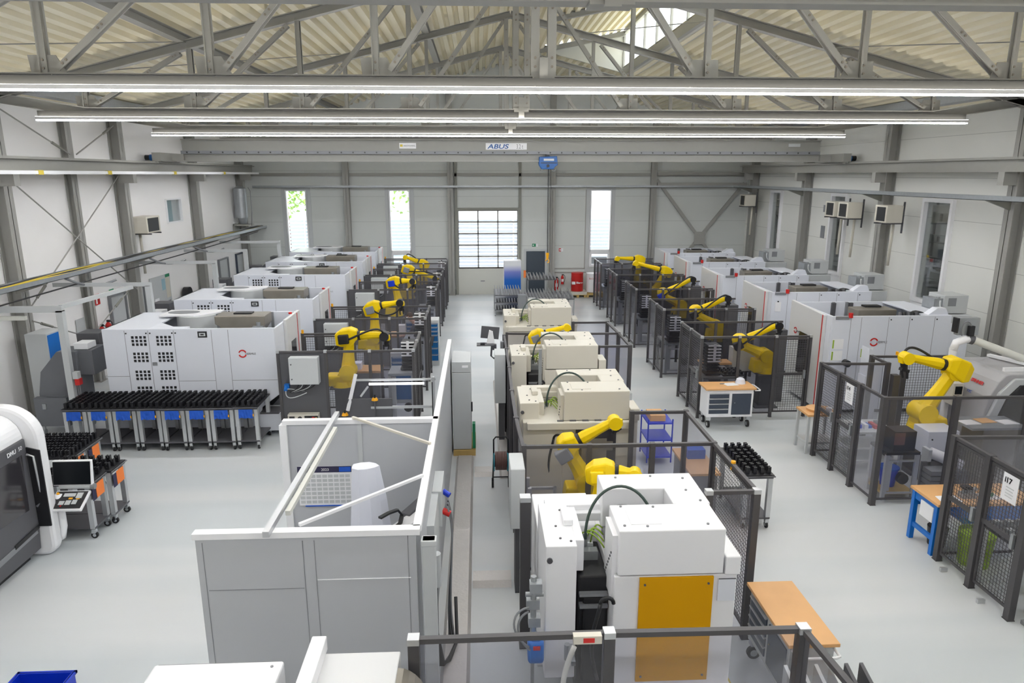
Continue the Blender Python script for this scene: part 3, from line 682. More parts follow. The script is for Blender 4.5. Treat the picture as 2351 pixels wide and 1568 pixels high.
        b = B(); b.prism([(Wd-.5, 2.4), (Wd-.02, 2.4), (Wd-.1, 2.55), (Wd-.3, 2.55)], 'y', .1, .3); b.build('rear_hood', 'mwhite', t)
        b = B()
        for k in range(5):
            c = (1.75+k*.1, .28, 2.2); b.cyl((c[0], .2, 2.22), (c[0]+.03, .3, 2.42), .05, .04, n=8, m=k % 2)
        b.cyl((2.25, .3, 2.2), (2.25, .45, 2.2), .24, n=20, m=1); b.build('tool_wheel', ['dgrey', 'black'], t)
    return t
ML = hermle((-8.02, 14.8, 0), 'nearest light grey machining centre of the left row, behind the black tray carts', 3.6, group='left row of machining centres')
for y, lab in ((18.4, 'second light grey machining centre of the left row'), (23.0, 'third light grey machining centre of the left row, middle one'), (26.5, 'fourth light grey machining centre of the left row'), (29.9, 'farthest light grey machining centre of the left row, under the left narrow windows')):
    copy_tree(ML, (-8.02, y, 0), label=lab)
MR = hermle((8.15, 15.45, 0), 'nearest light grey machining centre of the right row, above the front right robot cell', 2.85, left=False, group='right row of machining centres')
for y, lab in ((18.85, 'second light grey machining centre of the right row'), (22.15, 'third light grey machining centre of the right row, middle one'), (25.7, 'fourth light grey machining centre of the right row'), (28.85, 'farthest light grey machining centre of the right row')):
    copy_tree(MR, (8.15 - (.25 if y > 22 else 0), y, 0), label=lab)
# papers stuck on the nearest right machine
for (x0, x1, z0, z1, lab, c) in ((8.2, 8.47, 1.62, 1.86, 'upper white sheet with green edge on the nearest right machining centre', 'paper'), (8.2, 8.47, 1.34, 1.58, 'lower white sheet with green edge on the nearest right machining centre', 'paper'), (8.9, 9.2, 1.4, 1.64, 'white sheet with dark heading right of the green edged sheets', 'paper')):
    b = B(); b.box(x0, x1, 15.435, 15.447, z0, z1, 0)
    if 'green' in lab: b.box(x0+.01, x0+.045, 15.43, 15.436, z0+.02, z1-.02, 1)
    else: b.box(x0, x1-.08, 15.43, 15.436, z1-.04, z1-.01, 2)
    tag(b.build('info_sheet', ['paper', 'lime', 'black']), lab, 'paper')
b = B(); b.box(8.25, 8.42, 18.83, 18.845, 1.86, 2.12); b.cyl((8.33, 18.82, 2.14), (8.33, 18.84, 2.14), .02, m=1); tag(b.build('info_sheet', ['paper', 'black']), 'white sheet pinned on the second right machining centre', 'paper')
# coolant mist filter boxes behind the right machines
nms = ['nearest', 'second', 'third', 'farthest']
for i, y in enumerate((16.15, 19.75, 23.1, 26.6)):
    t = thing('mist_filter', '%s pale grey filter box standing on its cabinet along the right wall' % nms[i], 'filter unit', (11.35, y, 0), group='filter boxes along the right wall')
    b = B(); b.box(-.35, .55, -.15, .7, 0, 2.28); b.build('cabinet', 'lgrey', t, bevel=.02)
    b = B(); b.box(-.1, .5, 0, .62, 2.3, 2.74); b.build('filter_housing', 'lgrey', t, bevel=.01)
    b = B(); b.box(.0, .2, -.006, 0, 2.48, 2.68); b.build('filter_grille', 'mgrey', t)
    b = B(); b.box(-.32, -.1, .05, .5, 2.3, 2.66); b.cyl((-.2, .1, 2.3), (-.2, .1, 2.7), .05); b.build('fan_motor', 'galv', t)
    b = B(); b.tube(bez((-.2, .0, 2.62), (-.3, -.1, 2.4), (-.1, -.1, 2.35), (-.05, 0, 2.3)), .02); b.build('cable', 'lgrey', t)
b = B(); b.box(11.0, 11.5, 15.5, 15.95, 0, 2.1); tag(b.build('side_cabinet', 'mwhite'), 'pale cabinet attached right of the nearest right machining centre', 'cabinet')

# ================================================================ ROBOTS
def robot(b0, s, e, w, tl, label, motor='black', ped=None, sc=1.0, hose=1, group=None, back=.22, wrist=None):
    t = thing('industrial_robot', label, 'robot', (b0[0], b0[1], 0), group=group, world=True)
    b0, s, e, w, tl = map(Vector, (b0, s, e, w, tl)); S = sc
    if ped:
        b = B(); b.box(b0.x-.28, b0.x+.28, b0.y-.28, b0.y+.28, 0, .04); b.box(b0.x-ped, b0.x+ped, b0.y-ped, b0.y+ped, .04, b0.z-.03); b.box(b0.x-.26, b0.x+.26, b0.y-.26, b0.y+.26, b0.z-.03, b0.z); b.build('pedestal', 'dgrey', t)
    h = (s.z-b0.z)
    d = Vector((w.x-e.x, w.y-e.y, 0)); d = d.normalized() if d.length > .05 else Vector((1, 0, 0)); pn = Vector((-d.y, d.x, 0))
    b = B(); b.cyl(b0, b0+Vector((0,0,h*.35)), .24*S, .21*S, n=16)
    q = [b0-d*.36*S-pn*.19*S, b0+d*.18*S-pn*.19*S, b0+d*.18*S+pn*.19*S, b0-d*.36*S+pn*.19*S]
    q2 = [b0-d*.33*S-pn*.16*S, b0+d*.14*S-pn*.16*S, b0+d*.14*S+pn*.16*S, b0-d*.33*S+pn*.16*S]; up = Vector((0,0,h*.78))
    b.add([v+Vector((0,0,.03)) for v in q]+[v+up for v in q2], [(3,2,1,0),(4,5,6,7),(0,1,5,4),(1,2,6,5),(2,3,7,6),(3,0,4,7)])
    b.build('base', 'yel', t, bevel=.03)
    b = B(); b.cyl(s-pn*.19*S, s+pn*.17*S, .17*S, n=20); b.bar(b0+Vector((0,0,h*.4)), s, .3*S, .26*S, up=pn); b.build('shoulder', 'yel', t, bevel=.01)
    def limb(p, q, a, c, k):
        dd = (q-p).normalized(); u = dd.cross(pn).normalized(); b = B(); n = 8; rings = []
        for f, r in ((0, a), (.12, a*1.05), (.5, (a+c)/2*.95), (.9, c*1.02), (1, c)):
            rings.append([p+(q-p)*f + pn*k*r*math.cos(2*PI*(i+.5)/n) + u*r*math.sin(2*PI*(i+.5)/n) for i in range(n)])
        vs = [v for r in rings for v in r]; fs = []
        for i in range(len(rings)-1):
            for j in range(n): fs.append((i*n+j, i*n+(j+1) % n, (i+1)*n+(j+1) % n, (i+1)*n+j))
        fs += [tuple(range(n-1,-1,-1)), tuple(range((len(rings)-1)*n, len(rings)*n))]
        b.add(vs, fs); return b
    b = limb(s, e, .15*S, .11*S, .8); b.cyl(e-pn*.12*S, e+pn*.12*S, .14*S, n=18); b.build('lower_arm', 'yel', t, bevel=.006)
    f = (w-e).normalized(); u = f.cross(pn).normalized()
    if u.z < 0: u = -u
    # elbow housing with counterweight side
    c = e + u*.06*S; p0, p1 = c - f*back*1.25*S, c + f*.2*S; b = B()
    vs = []
    for pp, a, hh, lo in ((p0, .10, .08, -.16), (c-f*back*.6*S, .15, .17, -.2), (c+f*.06*S, .15, .19, -.12), (p1, .12, .13, -.07)):
        vs += [pp-pn*a*S+u*lo*S, pp+pn*a*S+u*lo*S, pp+pn*a*S+u*hh*S, pp-pn*a*S+u*hh*S]
    fs = [(3,2,1,0), (12,13,14,15)]
    for i in range(3):
        for j in range(4): fs.append((i*4+j, i*4+(j+1) % 4, (i+1)*4+(j+1) % 4, (i+1)*4+j))
    b.add(vs, fs); b.build('elbow_housing', 'yel', t, bevel=.03)
    b = B(); m0 = c - f*.08*S - pn*.15*S; b.bar(m0-f*.11*S-u*.02*S, m0+f*.11*S-u*.02*S, .14*S, .2*S, up=u); b.build('axis_motor', motor, t, bevel=.02)
    b = B(); b.cyl(p1-f*.01, p1+f*.05*S, .1*S, n=16); b.build('axis_seal', 'black', t)
    b = limb(p1+f*.05*S, w+u*.02, .095*S, .065*S, .95); b.build('forearm', 'yel', t, bevel=.006)
    b = B(); b.cyl(w-pn*.09*S, w+pn*.09*S, .1*S, n=18, m=0); b.build('wrist_cover', wrist or ('black' if motor != 'yel' else 'yel'), t)
    dn = (tl-w).normalized(); b = B(); b.bar(w-dn*.02+f*.05*S, w+f*.05*S+dn*.1*S, .12*S, .12*S); b.build('wrist', 'yel', t, bevel=.015)
    b = B(); a0 = w+dn*.1*S+f*.04*S; a1 = tl; b.cyl(a0, a0+(a1-a0)*.45, .055*S, n=10); sd = f*.07*S
    b.bar(a0+(a1-a0)*.45-sd, a0+(a1-a0)*.45+sd, .09*S, .05*S); b.bar(a0+(a1-a0)*.5-sd*.8, a1-sd*.6, .03*S, .03*S); b.bar(a0+(a1-a0)*.5+sd*.8, a1+sd*.6, .03*S, .03*S); b.build('gripper', 'black', t)
    if hose:
        m = (e+w)/2; sg = 1 if hose > 0 else -1
        off = Vector((0,0,.22*S*sg))
        b = B(); b.tube(bez(e-pn*.17*S+u*.02, e*.6+w*.4-pn*.2*S-Vector((0,0,.10))*1 + (off if sg > 0 else off*.8), m*.3+w*.7-pn*.12*S+off*1.4, w-pn*.1*S+u*.09*S*sg, 16), .022*S, 7); b.build('hose_package', 'black', t)
    return t
G1 = 'yellow robots of the left row'; G2 = 'yellow robots of the right row'
robot((-3.12,15.35,.93), (-2.98,15.3,1.28), (-2.93,15.3,2.02), (-2.14,15.3,2.08), (-2.12,15.3,1.74), 'nearest yellow robot of the left row, black motor box on its elbow', 'black', .17, group=G1, sc=1.05)
robot((-2.98,18.75,.93), (-2.86,18.7,1.3), (-2.86,18.7,2.03), (-2.16,18.7,2.22), (-2.12,18.7,1.9), 'second yellow robot of the left row, grey motor box and level forearm', 'mgrey', .17, hose=-1, group=G1)
robot((-2.85,23.45,.93), (-2.72,23.4,1.3), (-2.86,23.4,2.02), (-2.26,23.4,2.1), (-2.22,23.4,1.82), 'third yellow robot of the left row with a bright blue motor box', 'crate', .17, hose=-1, group=G1)
robot((-2.75,26.85,.93), (-2.62,26.8,1.3), (-2.72,26.8,1.98), (-1.72,26.8,1.68), (-1.55,26.75,1.62), 'fourth yellow robot of the left row, forearm sloping down to the right', 'mgrey', .17, group=G1)
robot((-2.6,30.25,.93), (-2.45,30.2,1.25), (-2.45,30.2,1.78), (-3.18,30.2,2.12), (-3.2,30.2,1.8), 'farthest yellow robot of the left row, forearm pointing up left', 'yel', .17, group=G1)
robot((7.0,16.25,.85), (6.95,16.2,1.3), (6.3,16.2,1.58), (7.22,16.2,2.03), (7.24,16.2,1.78), 'nearest yellow robot of the right row, folded with the wrist up right', 'black', .15, group=G2, back=.1, sc=.98)
robot((6.98,19.65,.85), (6.9,19.6,1.3), (6.25,19.6,1.66), (7.16,19.6,2.1), (7.18,19.6,1.86), 'second yellow robot of the right row, folded with arched black hose', 'black', .15, group=G2, back=.1)
robot((6.9,23.1,.85), (6.85,23.1,1.28), (6.2,23.1,1.6), (7.2,23.1,2.14), (7.22,23.1,1.9), 'third yellow robot of the right row, folded, blue motor box on the elbow', 'crate', .15, group=G2, back=.1)
robot((6.75,26.45,.85), (6.75,26.4,1.2), (7.12,26.4,1.92), (5.98,26.4,2.28), (5.9,26.4,2.0), 'fourth yellow robot of the right row with upright arm and forearm to the left', 'yel', .15, group=G2, hose=0)
robot((6.85,29.75,.85), (6.87,29.7,1.2), (6.85,29.7,1.98), (5.92,29.7,2.08), (5.87,29.7,1.82), 'farthest yellow robot of the right row, level forearm pointing left', 'yel', .15, group=G2, hose=-1)

# ================================================================ FENCES
POSTS = set()
def post(parent, x, y, h=1.98, w=.06, cap=True, m='post'):
    key = (parent.name, round(x, 1), round(y, 1))
    if key in POSTS: return
    POSTS.add(key)
    b = B(); b.box(x-w/2, x+w/2, y-w/2, y+w/2, 0, h, 0); b.box(x-w/2-.006, x+w/2+.006, y-w/2-.006, y+w/2+.006, 0, .012, 0)
    if cap: b.box(x-w/2-.002, x+w/2+.002, y-w/2-.002, y+w/2+.002, h-.05, h+.005, 1)
    b.build('post', [m, 'alu'], parent)
def run(parent, pts, h=1.98, kinds=None, w=.06, rail=True, cap=True, z0=.12, last=True, pm='clear', mid=False, pitch=.055):
    # fence run along successive posts (axis aligned): one panel per gap
    for i, (x, y) in enumerate(pts):
        if i < len(pts)-1 or last: post(parent, x, y, h, w, cap)
    for i, ((x0, y0), (x1, y1)) in enumerate(zip(pts, pts[1:])):
        k = kinds[i] if kinds else 'clear'; ax = 'y' if abs(y1-y0) < abs(x1-x0) else 'x'
        c = y0 if ax == 'y' else x0; a0, a1 = sorted((x0, x1)) if ax == 'y' else sorted((y0, y1)); a0 += w/2; a1 -= w/2
        if rail:
            b = B(); b.bar((x0, y0, h-.03), (x1, y1, h-.03), .05, .045); b.build('top_rail', 'post', parent)
        if k == 'none': continue
        b = B()
        if k == 'solid':
            (b.box(a0, a1, c-.012, c+.012, z0, h-.06) if ax == 'y' else b.box(c-.012, c+.012, a0, a1, z0, h-.06)); b.build('solid_panel', 'dgrey', parent)
        elif k in ('clear', 'smoke'):
            (b.box(a0, a1, c-.003, c+.003, z0, h-.06) if ax == 'y' else b.box(c-.003, c+.003, a0, a1, z0, h-.06)); b.build('clear_panel', k, parent)
            b = B(); (b.box(a0, a1, c-.014, c+.014, z0-.03, z0) if ax == 'y' else b.box(c-.014, c+.014, a0, a1, z0-.03, z0)); b.build('bottom_rail', 'post', parent)
        elif k in ('mesh', 'door'):
            b.frame(ax, c, a0+.01, a1-.01, z0, h-.07, .035, .03); b.mesh(ax, c, a0+.03, a1-.03, z0+.02, h-.09, pitch, .0055)
            if k == 'door':
                mid_ = (z0+h)/2; (b.box(a0, a1, c-.02, c+.02, mid_-.03, mid_+.03) if ax == 'y' else b.box(c-.02, c+.02, a0, a1, mid_-.03, mid_+.03))
            o = b.build('mesh_door' if k == 'door' else 'mesh_panel', 'post', parent)
            if k == 'door':
                b = B(); (b.box(a1-.09, a1-.04, c-.06, c-.02, .95, 1.15) if ax == 'y' else b.box(c-.06, c-.02, a0+.04, a0+.09, .95, 1.15)); b.build('door_handle', 'galv', o)
def magazine(parent_label, loc, n=9, group=None, rz=0, wlip=True, w=.3):
    t = thing('tray_magazine', parent_label, 'magazine', loc, rz=rz, group=group)
    b = B(); b.box(-.18, .18, -.2, .2, 0, .04); b.box(-.02, .02, .17, .2, 0, n*.075+.1)
    for k in range(n): b.box(-w/2, w/2, -.17, .19, .08+k*.075, .12+k*.075)
    b.build('tray_stack', 'black', t)
    b = B(); b.box(-.03, .03, -.215, -.2, .35, n*.075+.08)
    for k in range(3 if wlip else 0, n): b.box(-w/2, w/2, -.21, -.17, .1+k*.075, .128+k*.075)
    b.build('tray_lip', 'white', t)
    return t
def stand(label, loc, group, h=.95, w=.42, d=.5, top='galv'):
    t = thing('magazine_stand', label, 'stand', loc, group=group); b = B(); b.box(-w, w, -d, d, h-.05, h); b.build('table_top', top, t)
    for sx in (-1, 1):
        for sy in (-1, 1): b = B(); b.box(sx*w-.03*sx-.03, sx*w-.03*sx+.03, sy*(d-.03)-.03, sy*(d-.03)+.03, 0, h-.05); b.build('leg', 'alu', t)
    b = B(); b.frame('y', -d+.02, -w+.05, w-.05, .12, h-.15, .03, .03); b.build('lower_frame', 'alu', t)
    b = B(); b.box(-w+.08, -w+.16, -d+.06, -d+.14, .15, h-.1); b.cyl((w*.4, -d+.1, .35), (w*.4, -d+.2, .35), .1, n=12, m=1); b.build('lift_drive', ['lgrey', 'black'], t)
    return t
def drawers(label, loc, w, d, h, rows, body='lgrey', front='blue2', group=None, rz=0, top=None):
    t = thing('drawer_cabinet', label, 'cabinet', loc, rz=rz, group=group); b = B(); b.box(-w/2, w/2, -d/2, d/2, 0, h); b.build('body', body, t, bevel=.008)
    z = h-.1
    for r in rows:
        b = B(); b.box(-w/2+.03, w/2-.03, -d/2-.012, -d/2, z-r+.02, z); o = b.build('drawer', front, t)
        b = B(); b.box(-w/2+.05, w/2-.05, -d/2-.024, -d/2-.012, z-.025, z-.005); b.build('drawer_handle', 'alu', o); z -= r
    if top: b = B(); b.box(-w/2-.02, w/2+.02, -d/2-.02, d/2+.02, h, h+.03); b.build('worktop', top, t)
    return t
LY = [14.45, 17.85, 22.55, 25.95, 29.35]; names = ['nearest', 'second', 'third', 'fourth', 'farthest']
def left_cell(i, y):
    t = thing('cell_fence', '%s robot cell fence of the left row, dark posts with smoky clear panels' % names[i], 'fence', (-4.27, y, 0), group='left row cell fences')
    X = [0, .99, 1.92, 2.84]
    run(t, [(x, 0) for x in X], kinds=['solid', 'clear', 'clear'])
    run(t, [(2.84, 0), (2.84, .85), (2.84, 1.7)], kinds=['mesh', 'door'] if i < 2 else ['clear', 'clear'])
    run(t, [(1.0, 1.7), (1.92, 1.7), (2.84, 1.7)], kinds=['clear', 'clear'], last=False, cap=False)
    run(t, [(.1, 1.7), (1.0, 1.7)], kinds=['mesh'], cap=False, last=False)
    b = B(); b.cyl((.12, 1.66, 1.98), (.12, 1.66, 2.06), .03); b.build('signal_lamp', 'amber', t)
    return t
for i, y in enumerate(LY):
    left_cell(i, y)
    t = thing('control_box', '%s light grey control box hung on the solid panel of the left row fence' % names[i], 'electrical box', (-3.7, y-.04, 1.3), group='control boxes of the left row')
    b = B(); b.box(-.3, .3, -.2, 0, 0, .58); b.build('enclosure', 'lgrey', t, bevel=.008)
    b = B(); b.cyl((-.25, -.215, .12), (-.25, -.2, .12), .015); b.cyl((-.25, -.215, .44), (-.25, -.2, .44), .015); b.build('lock', 'dgrey', t)
    b = B()
    for k in range(5): b.tube(bez((-.15+k*.09, -.1, 0), (-.15+k*.08, -.12, -.12), (-.25+k*.05, -.1, -.15), (-.35+k*.03, -.06, -.2), 8), .01, 5, k % 2)
    b.build('cable', ['black', 'lgrey'], t)
    magazine('%s black tray magazine with pale lips in the corner of the left row cells' % names[i], (-1.66, y+1.3, 1.22), 8, 'tray magazines of the left row')
    stand('%s aluminium magazine stand in the left row cells' % names[i], (-1.8, y+1.2, 0), 'magazine stands of the left row', 1.2, .3, .35)
# controller box with switches on the first solid panel
t = thing('robot_controller', 'cream panel box with rotary switch and red yellow keys on the nearest solid panel', 'controller', (-3.78, 14.3, 0), world=True)
b = B(); b.box(-4.12, -3.47, 14.27, 14.43, .43, .62); b.build('enclosure', 'cream', t, bevel=.01)
b = B(); b.box(-4.08, -3.97, 14.25, 14.27, .47, .58); b.cyl((-3.86, 14.25, .53), (-3.86, 14.27, .53), .05); b.box(-3.76, -3.48, 14.255, 14.27, .48, .59); b.build('switch', 'black', t)
b = B(); b.box(-3.6, -3.55, 14.245, 14.256, .53, .57); b.build('stop_key', 'red', t); b = B(); b.box(-3.53, -3.5, 14.245, 14.256, .51, .56); b.build('start_key', 'amber', t)
b = B(); b.box(-4.05, -3.5, 14.3, 14.4, 0, .43); b.build('cabinet_body', 'dgrey', t)
t = thing('socket_box', 'blue plug with pale cables on the nearest solid panel', 'plug', (-4.12, 14.38, 1.2), world=True)
b = B(); b.cyl((-4.12, 14.36, 1.22), (-4.12, 14.28, 1.16), .04); b.box(-4.16, -4.06, 14.34, 14.43, 1.18, 1.27); b.build('plug', 'blue', t)
b = B(); b.tube(bez((-4.1, 14.3, 1.18), (-3.9, 14.3, 1.2), (-3.9, 14.35, 1.1), (-3.75, 14.38, 1.12)), .01); b.tube(bez((-4.12, 14.3, 1.15), (-4.15, 14.25, .9), (-3.9, 14.3, 1.0), (-3.7, 14.36, 1.08)), .01); b.build('cable', 'lgrey', t)
drawers('blue fronted drawer cabinet with grey top inside the nearest left cell', (-1.97, 17.05, 0), .52, .5, 1.3, [.14, .14, .34, .5], 'lgrey')
drawers('tall blue fronted drawer cabinet behind the second left cell', (-2.0, 20.7, 0), .45, .5, 1.4, [.12]*3+[.2]*4, 'lgrey')
drawers('second tall blue fronted drawer cabinet, nearer the aisle behind the second left cell', (-1.48, 20.55, 0), .5, .5, 1.4, [.12]*3+[.2]*4, 'lgrey', rz=0)
b = B(); b.box(-1.5, -.95, 20.28, 20.8, 0, .1) ; 
t = thing('work_bench', 'wooden topped bench behind the nearest left robot', 'table', (-2.9, 16.9, 0)); b = B(); b.box(-.5, .45, -.3, .3, .85, .9); b.build('worktop', 'wood', t); b = B(); b.box(-.45, .4, -.25, .25, 0, .85); b.build('cabinet_body', 'mgrey', t)
b = B(); b.box(-3.2, -2.95, 16.75, 17.0, .9, 1.06); tag(b.build('plastic_bag', 'foil'), 'white wrapped parcel on the bench behind the nearest left robot', 'parcel')
t = thing('work_bench', 'wooden topped bench with papers behind the second left cell', 'table', (-2.75, 20.7, 0)); b = B(); b.box(-.6, .45, -.35, .3, .87, .92); b.build('worktop', 'wood', t); b = B(); b.box(-.55, .4, -.3, .25, 0, .87); b.build('cabinet_body', 'lgrey', t)
b = B(); b.prism([(-2.45, .92), (-2.2, .92), (-2.2, .96), (-2.25, 1.2), (-2.45, 1.2)], 'y', 20.5, 20.75); tag(b.build('computer_monitor', 'paper'), 'small white device on the bench beside the bending person', 'device')

RYc = [15.38, 18.75, 22.25, 25.6, 28.95]
def right_cell(i, y):
    t = thing('cell_fence', '%s robot cell fence of the right row, dark posts with smoky clear panels' % names[i], 'fence', (5.1, y, 0), group='right row cell fences')
    run(t, [(0, 0), (.88, 0), (1.74, 0), (2.55, 0)], kinds=['smoke', 'smoke', 'door'])
    run(t, [(0, 1.65), (0, .83), (0, 0)], kinds=['mesh', 'door'] if i == 0 else (['clear', 'mesh'] if i == 1 else ['clear', 'clear']), last=False)
    run(t, [(0, 1.65), (.88, 1.65), (1.74, 1.65)], kinds=['smoke', 'smoke'], cap=False, last=True)
    run(t, [(1.74, 1.65), (2.6, 1.65)], kinds=['smoke'], cap=False, last=False)
    return t
for i, y in enumerate(RYc):
    right_cell(i, y)
    magazine('%s black tray magazine with white lips just inside the right row fence' % names[i], (5.52, y+.5, .95), 9, 'tray magazines of the right row')
    stand('%s aluminium magazine stand in the right row cells' % names[i], (5.68, y+.72, 0), 'magazine stands of the right row', .93)
    b = B(); b.box(7.08, 7.6, y+1.1, y+1.5, 0, 1.85); b.box(7.12, 7.56, y+1.09, y+1.1, 1.0, 1.78)
    tag(b.build('control_cabinet', 'dgrey'), '%s dark grey control cabinet at the back of the right row cells' % names[i], 'cabinet', 'dark cabinets of the right row')
t = thing('holder_tray', 'black holder plate on the stand in the nearest right cell', 'tray', (6.0, 15.9, .93)); b = B(); b.box(-.25, .25, -.25, .25, 0, .03); b.build('plate', 'black', t)
for i in range(5):
    for j in range(4): b = B(); b.box(-.21+i*.1, -.15+i*.1, -.2+j*.12, -.14+j*.12, .03, .1); b.build('workpiece_holder', 'blk2', t)
b = B(); b.box(6.35, 6.95, 16.7, 17.0, .75, 1.35); tag(b.build('plastic_bin', 'frosted'), 'large translucent bin behind the nearest right robot', 'bin')
b = B(); b.cyl((6.05, 16.75, 1.0), (6.05, 16.75, 1.2), .045, n=10); b.cyl((6.05, 16.75, 1.2), (6.05, 16.75, 1.27), .03, .015, n=8); tag(b.build('spray_bottle', 'clear'), 'clear bottle on the bench behind the nearest right cell', 'bottle')
t = thing('work_bench', 'wooden topped bench behind the nearest right cell fence', 'table', (6.05, 16.8, 0)); b = B(); b.box(-.5, .25, -.2, .18, .95, 1.0); b.build('worktop', 'wood', t); b = B(); b.box(-.45, .2, -.15, .15, 0, .95); b.build('cabinet_body', 'mgrey', t)
# ================================================================ COMPACT DRILL CENTRES (middle row)
def drill(loc, label, m, front, group=None):
    t = thing('drill_centre', label, 'machine', loc, group=group); H = 2.28
    # U shaped splash guard top, recess open to the left
    b = B(); b.box(1.31, 2.35, 0, .55, 1.8, H); b.box(1.98, 2.37, .55, .92, 1.8, H); b.box(1.31, 2.37, .92, 1.3, 1.8, H); 
    b.build('splash_guard', m, t, bevel=.012)
    b = B(); b.box(1.31, 1.98, .55, .92, 1.78, 1.84); b.build('recess_floor', 'mgrey', t)
    for (x, y) in ((1.42, .5), (1.75, .48), (2.2, .1), (2.28, .6), (1.5, 1.2), (1.9, 1.22), (2.25, 1.15), (1.38, .1), (1.6, .08), (2.2, .85)): b = B(); b.cyl((x, y, H-.002), (x, y, H+.012), .014, n=8); b.build('cover_bolt', 'mgrey', t)
    b = B(); b.box(1.45, 1.75, .12, .44, H, H+.006); b.build('service_lid', m, t)
    b = B(); b.cyl((1.52, .76, 1.84), (1.52, .76, 2.1), .15, n=20); b.cyl((1.82, .78, 1.84), (1.82, .78, 2.06), .12, n=18); b.build('tool_changer', 'black', t)
    # lower body
    b = B(); b.box(1.28, 2.5, .02, .5, .0, 1.78) if front == 'tall' else b.box(1.28, 2.5, .02, 1.3, .0, 1.78)
    b.box(2.37, 2.52, 0, .45, 1.78, 1.98) if True else None
    b.build('lower_body', m, t, bevel=.012)
    if front == 'tall':
        b = B(); b.box(1.28, 2.5, .5, 2.0, 0, 1.7); b.build('rear_body', m, t, bevel=.012)
        b = B(); b.box(.62, 1.3, 1.02, 2.0, 0, 1.72); b.build('coolant_housing', m, t, bevel=.012)
    else:
        b = B(); b.box(.66, 1.3, 0, 1.3, 0, 1.78); b.box(.72, 2.4, -.1, 0, 1.68, 1.8); b.build('door_cover', m, t, bevel=.012)
        b = B(); b.box(1.5, 2.15, -.02, 0, .7, 1.66); b.build('opening', 'glassd', t)
        b = B(); b.box(1.6, 2.0, -.035, -.02, .9, 1.5); b.box(2.0, 2.1, -.04, -.02, 1.3, 1.45); b.build('inner_fitting', 'steel_b', t)
        for k in range(5): x = 1.2+k*.2; b = B(); b.box(x, x+.1, -.04, .0, 1.8, 1.815); b.build('hinge', 'dgrey', t)
    # electrical cabinet on the left
    b = B(); b.box(.62, .93, .15, 1.08, .55, 2.05) ; b.build('electrical_cabinet', m, t, bevel=.01)
    b = B(); b.box(.93, 1.03, .35, 1.08, 1.65, 2.0); b.box(.84, .94, .55, .85, 2.05, 2.12); b.build('cable_box', m, t, bevel=.01)
    b = B(); b.box(.7, 1.35, 1.08, 1.24, 1.82, 2.02); b.box(.85, 1.33, 1.0, 1.08, 1.86, 1.96); b.build('cross_duct', m, t, bevel=.01)
    for (x, y) in ((.78, .3), (.88, .24), (.76, .55), (.84, .9)): b = B(); b.cyl((x, y, 2.05), (x, y, 2.06), .013, n=8); b.build('cabinet_bolt', 'dgrey', t)
    b = B(); b.cyl((.66, .13, 1.9), (.66, .15, 1.9), .03, n=8); b.build('cabinet_lock', 'dgrey', t)
    # black column between cabinet and guard
    b = B(); b.box(.97, 1.28, .3, 1.0, .2, 1.62); b.box(1.02, 1.27, .26, .32, .4, 1.4); b.build('cast_column', 'black', t, bevel=.02)
    b = B(); b.box(.98, 1.27, .24, .3, 1.42, 1.45); b.box(.98, 1.27, .22, .3, 1.3, 1.33); b.build('column_bracket', 'mgrey', t)
    b = B(); b.cyl((1.02, .85, 1.65), (1.2, .85, 1.65), .07, n=10); b.cyl((1.1, .75, 1.62), (1.1, .75, 1.85), .03, n=8); b.box(1.0, 1.22, .6, .7, 1.62, 1.72); b.cyl((1.05, .65, 1.7), (1.05, .65, 1.85), .025, n=8); b.build('valve_block', 'galv', t)
    b = B()
    for k in range(4): b.tube(bez((1.02+k*.05, .8, 1.72), (1.05+k*.05, .75, 1.95), (1.2, .7, 1.9+k*.04), (1.29, .62+k*.05, 1.75+k*.05)), .009, 5)
    b.build('small_cable', 'lime', t)
    b = B(); b.tube(bez((1.1, .72, 1.8), (1.1, .85, 2.4), (1.65, .9, 2.55), (1.82, .72, 2.05), 20), .016, 8); b.build('arched_hose', 'grn_hose', t)
    b = B(); b.tube(bez((1.15, .05, .6), (1.0, 0, 1.1), (1.12, -.02, 1.3), (1.15, 0, 1.5), 10), .02, 7); b.tube(arc((1.215, 0, 1.5), .065, PI, 0, 8), .02, 7); b.build('power_hose', 'black', t)
    b = B(); b.box(1.26, 1.31, .06, .45, 1.5, 2.2); b.build('connector_plate', m, t)
    b = B()
    for k in range(7): b.cyl((1.25, .1+k*.045, 2.0-k*.06), (1.26, .1+k*.045, 2.0-k*.06), .012, n=6)
    b.build('connector', 'dgrey', t)
    return t
W1 = drill((0, 6.0, 0), 'white compact drilling machine with amber yellow rear panel in the foreground', 'white', 'tall')
b = B(); b.box(1.53, 2.26, -.004, .02, .6, 1.77); b.build('yellow_panel', 'yel2', W1)
b = B()
for (x, z) in ((1.58, 1.7), (2.21, 1.7), (1.58, .66), (2.21, .66)): b.cyl((x, -.012, z), (x, -.003, z), .012, n=8)
b.build('panel_bolt', 'dgrey', W1)
b = B(); b.box(2.31, 2.48, -.004, .02, 1.5, 1.74); b.box(2.31, 2.48, -.007, -.003, 1.74, 1.75, 1); b.build('document_pocket', ['mwhite', 'dgrey'], W1)
b = B(); b.box(1.24, 2.52, -.06, .3, 0, .52); b.build('base_plinth', 'white', W1, bevel=.01)
b = B(); b.box(.86, .9, -.12, .15, .9, .95); b.cyl((.82, -.08, .95), (.82, -.08, 1.12), .03); b.build('lubricator_valve', 'galv', W1)
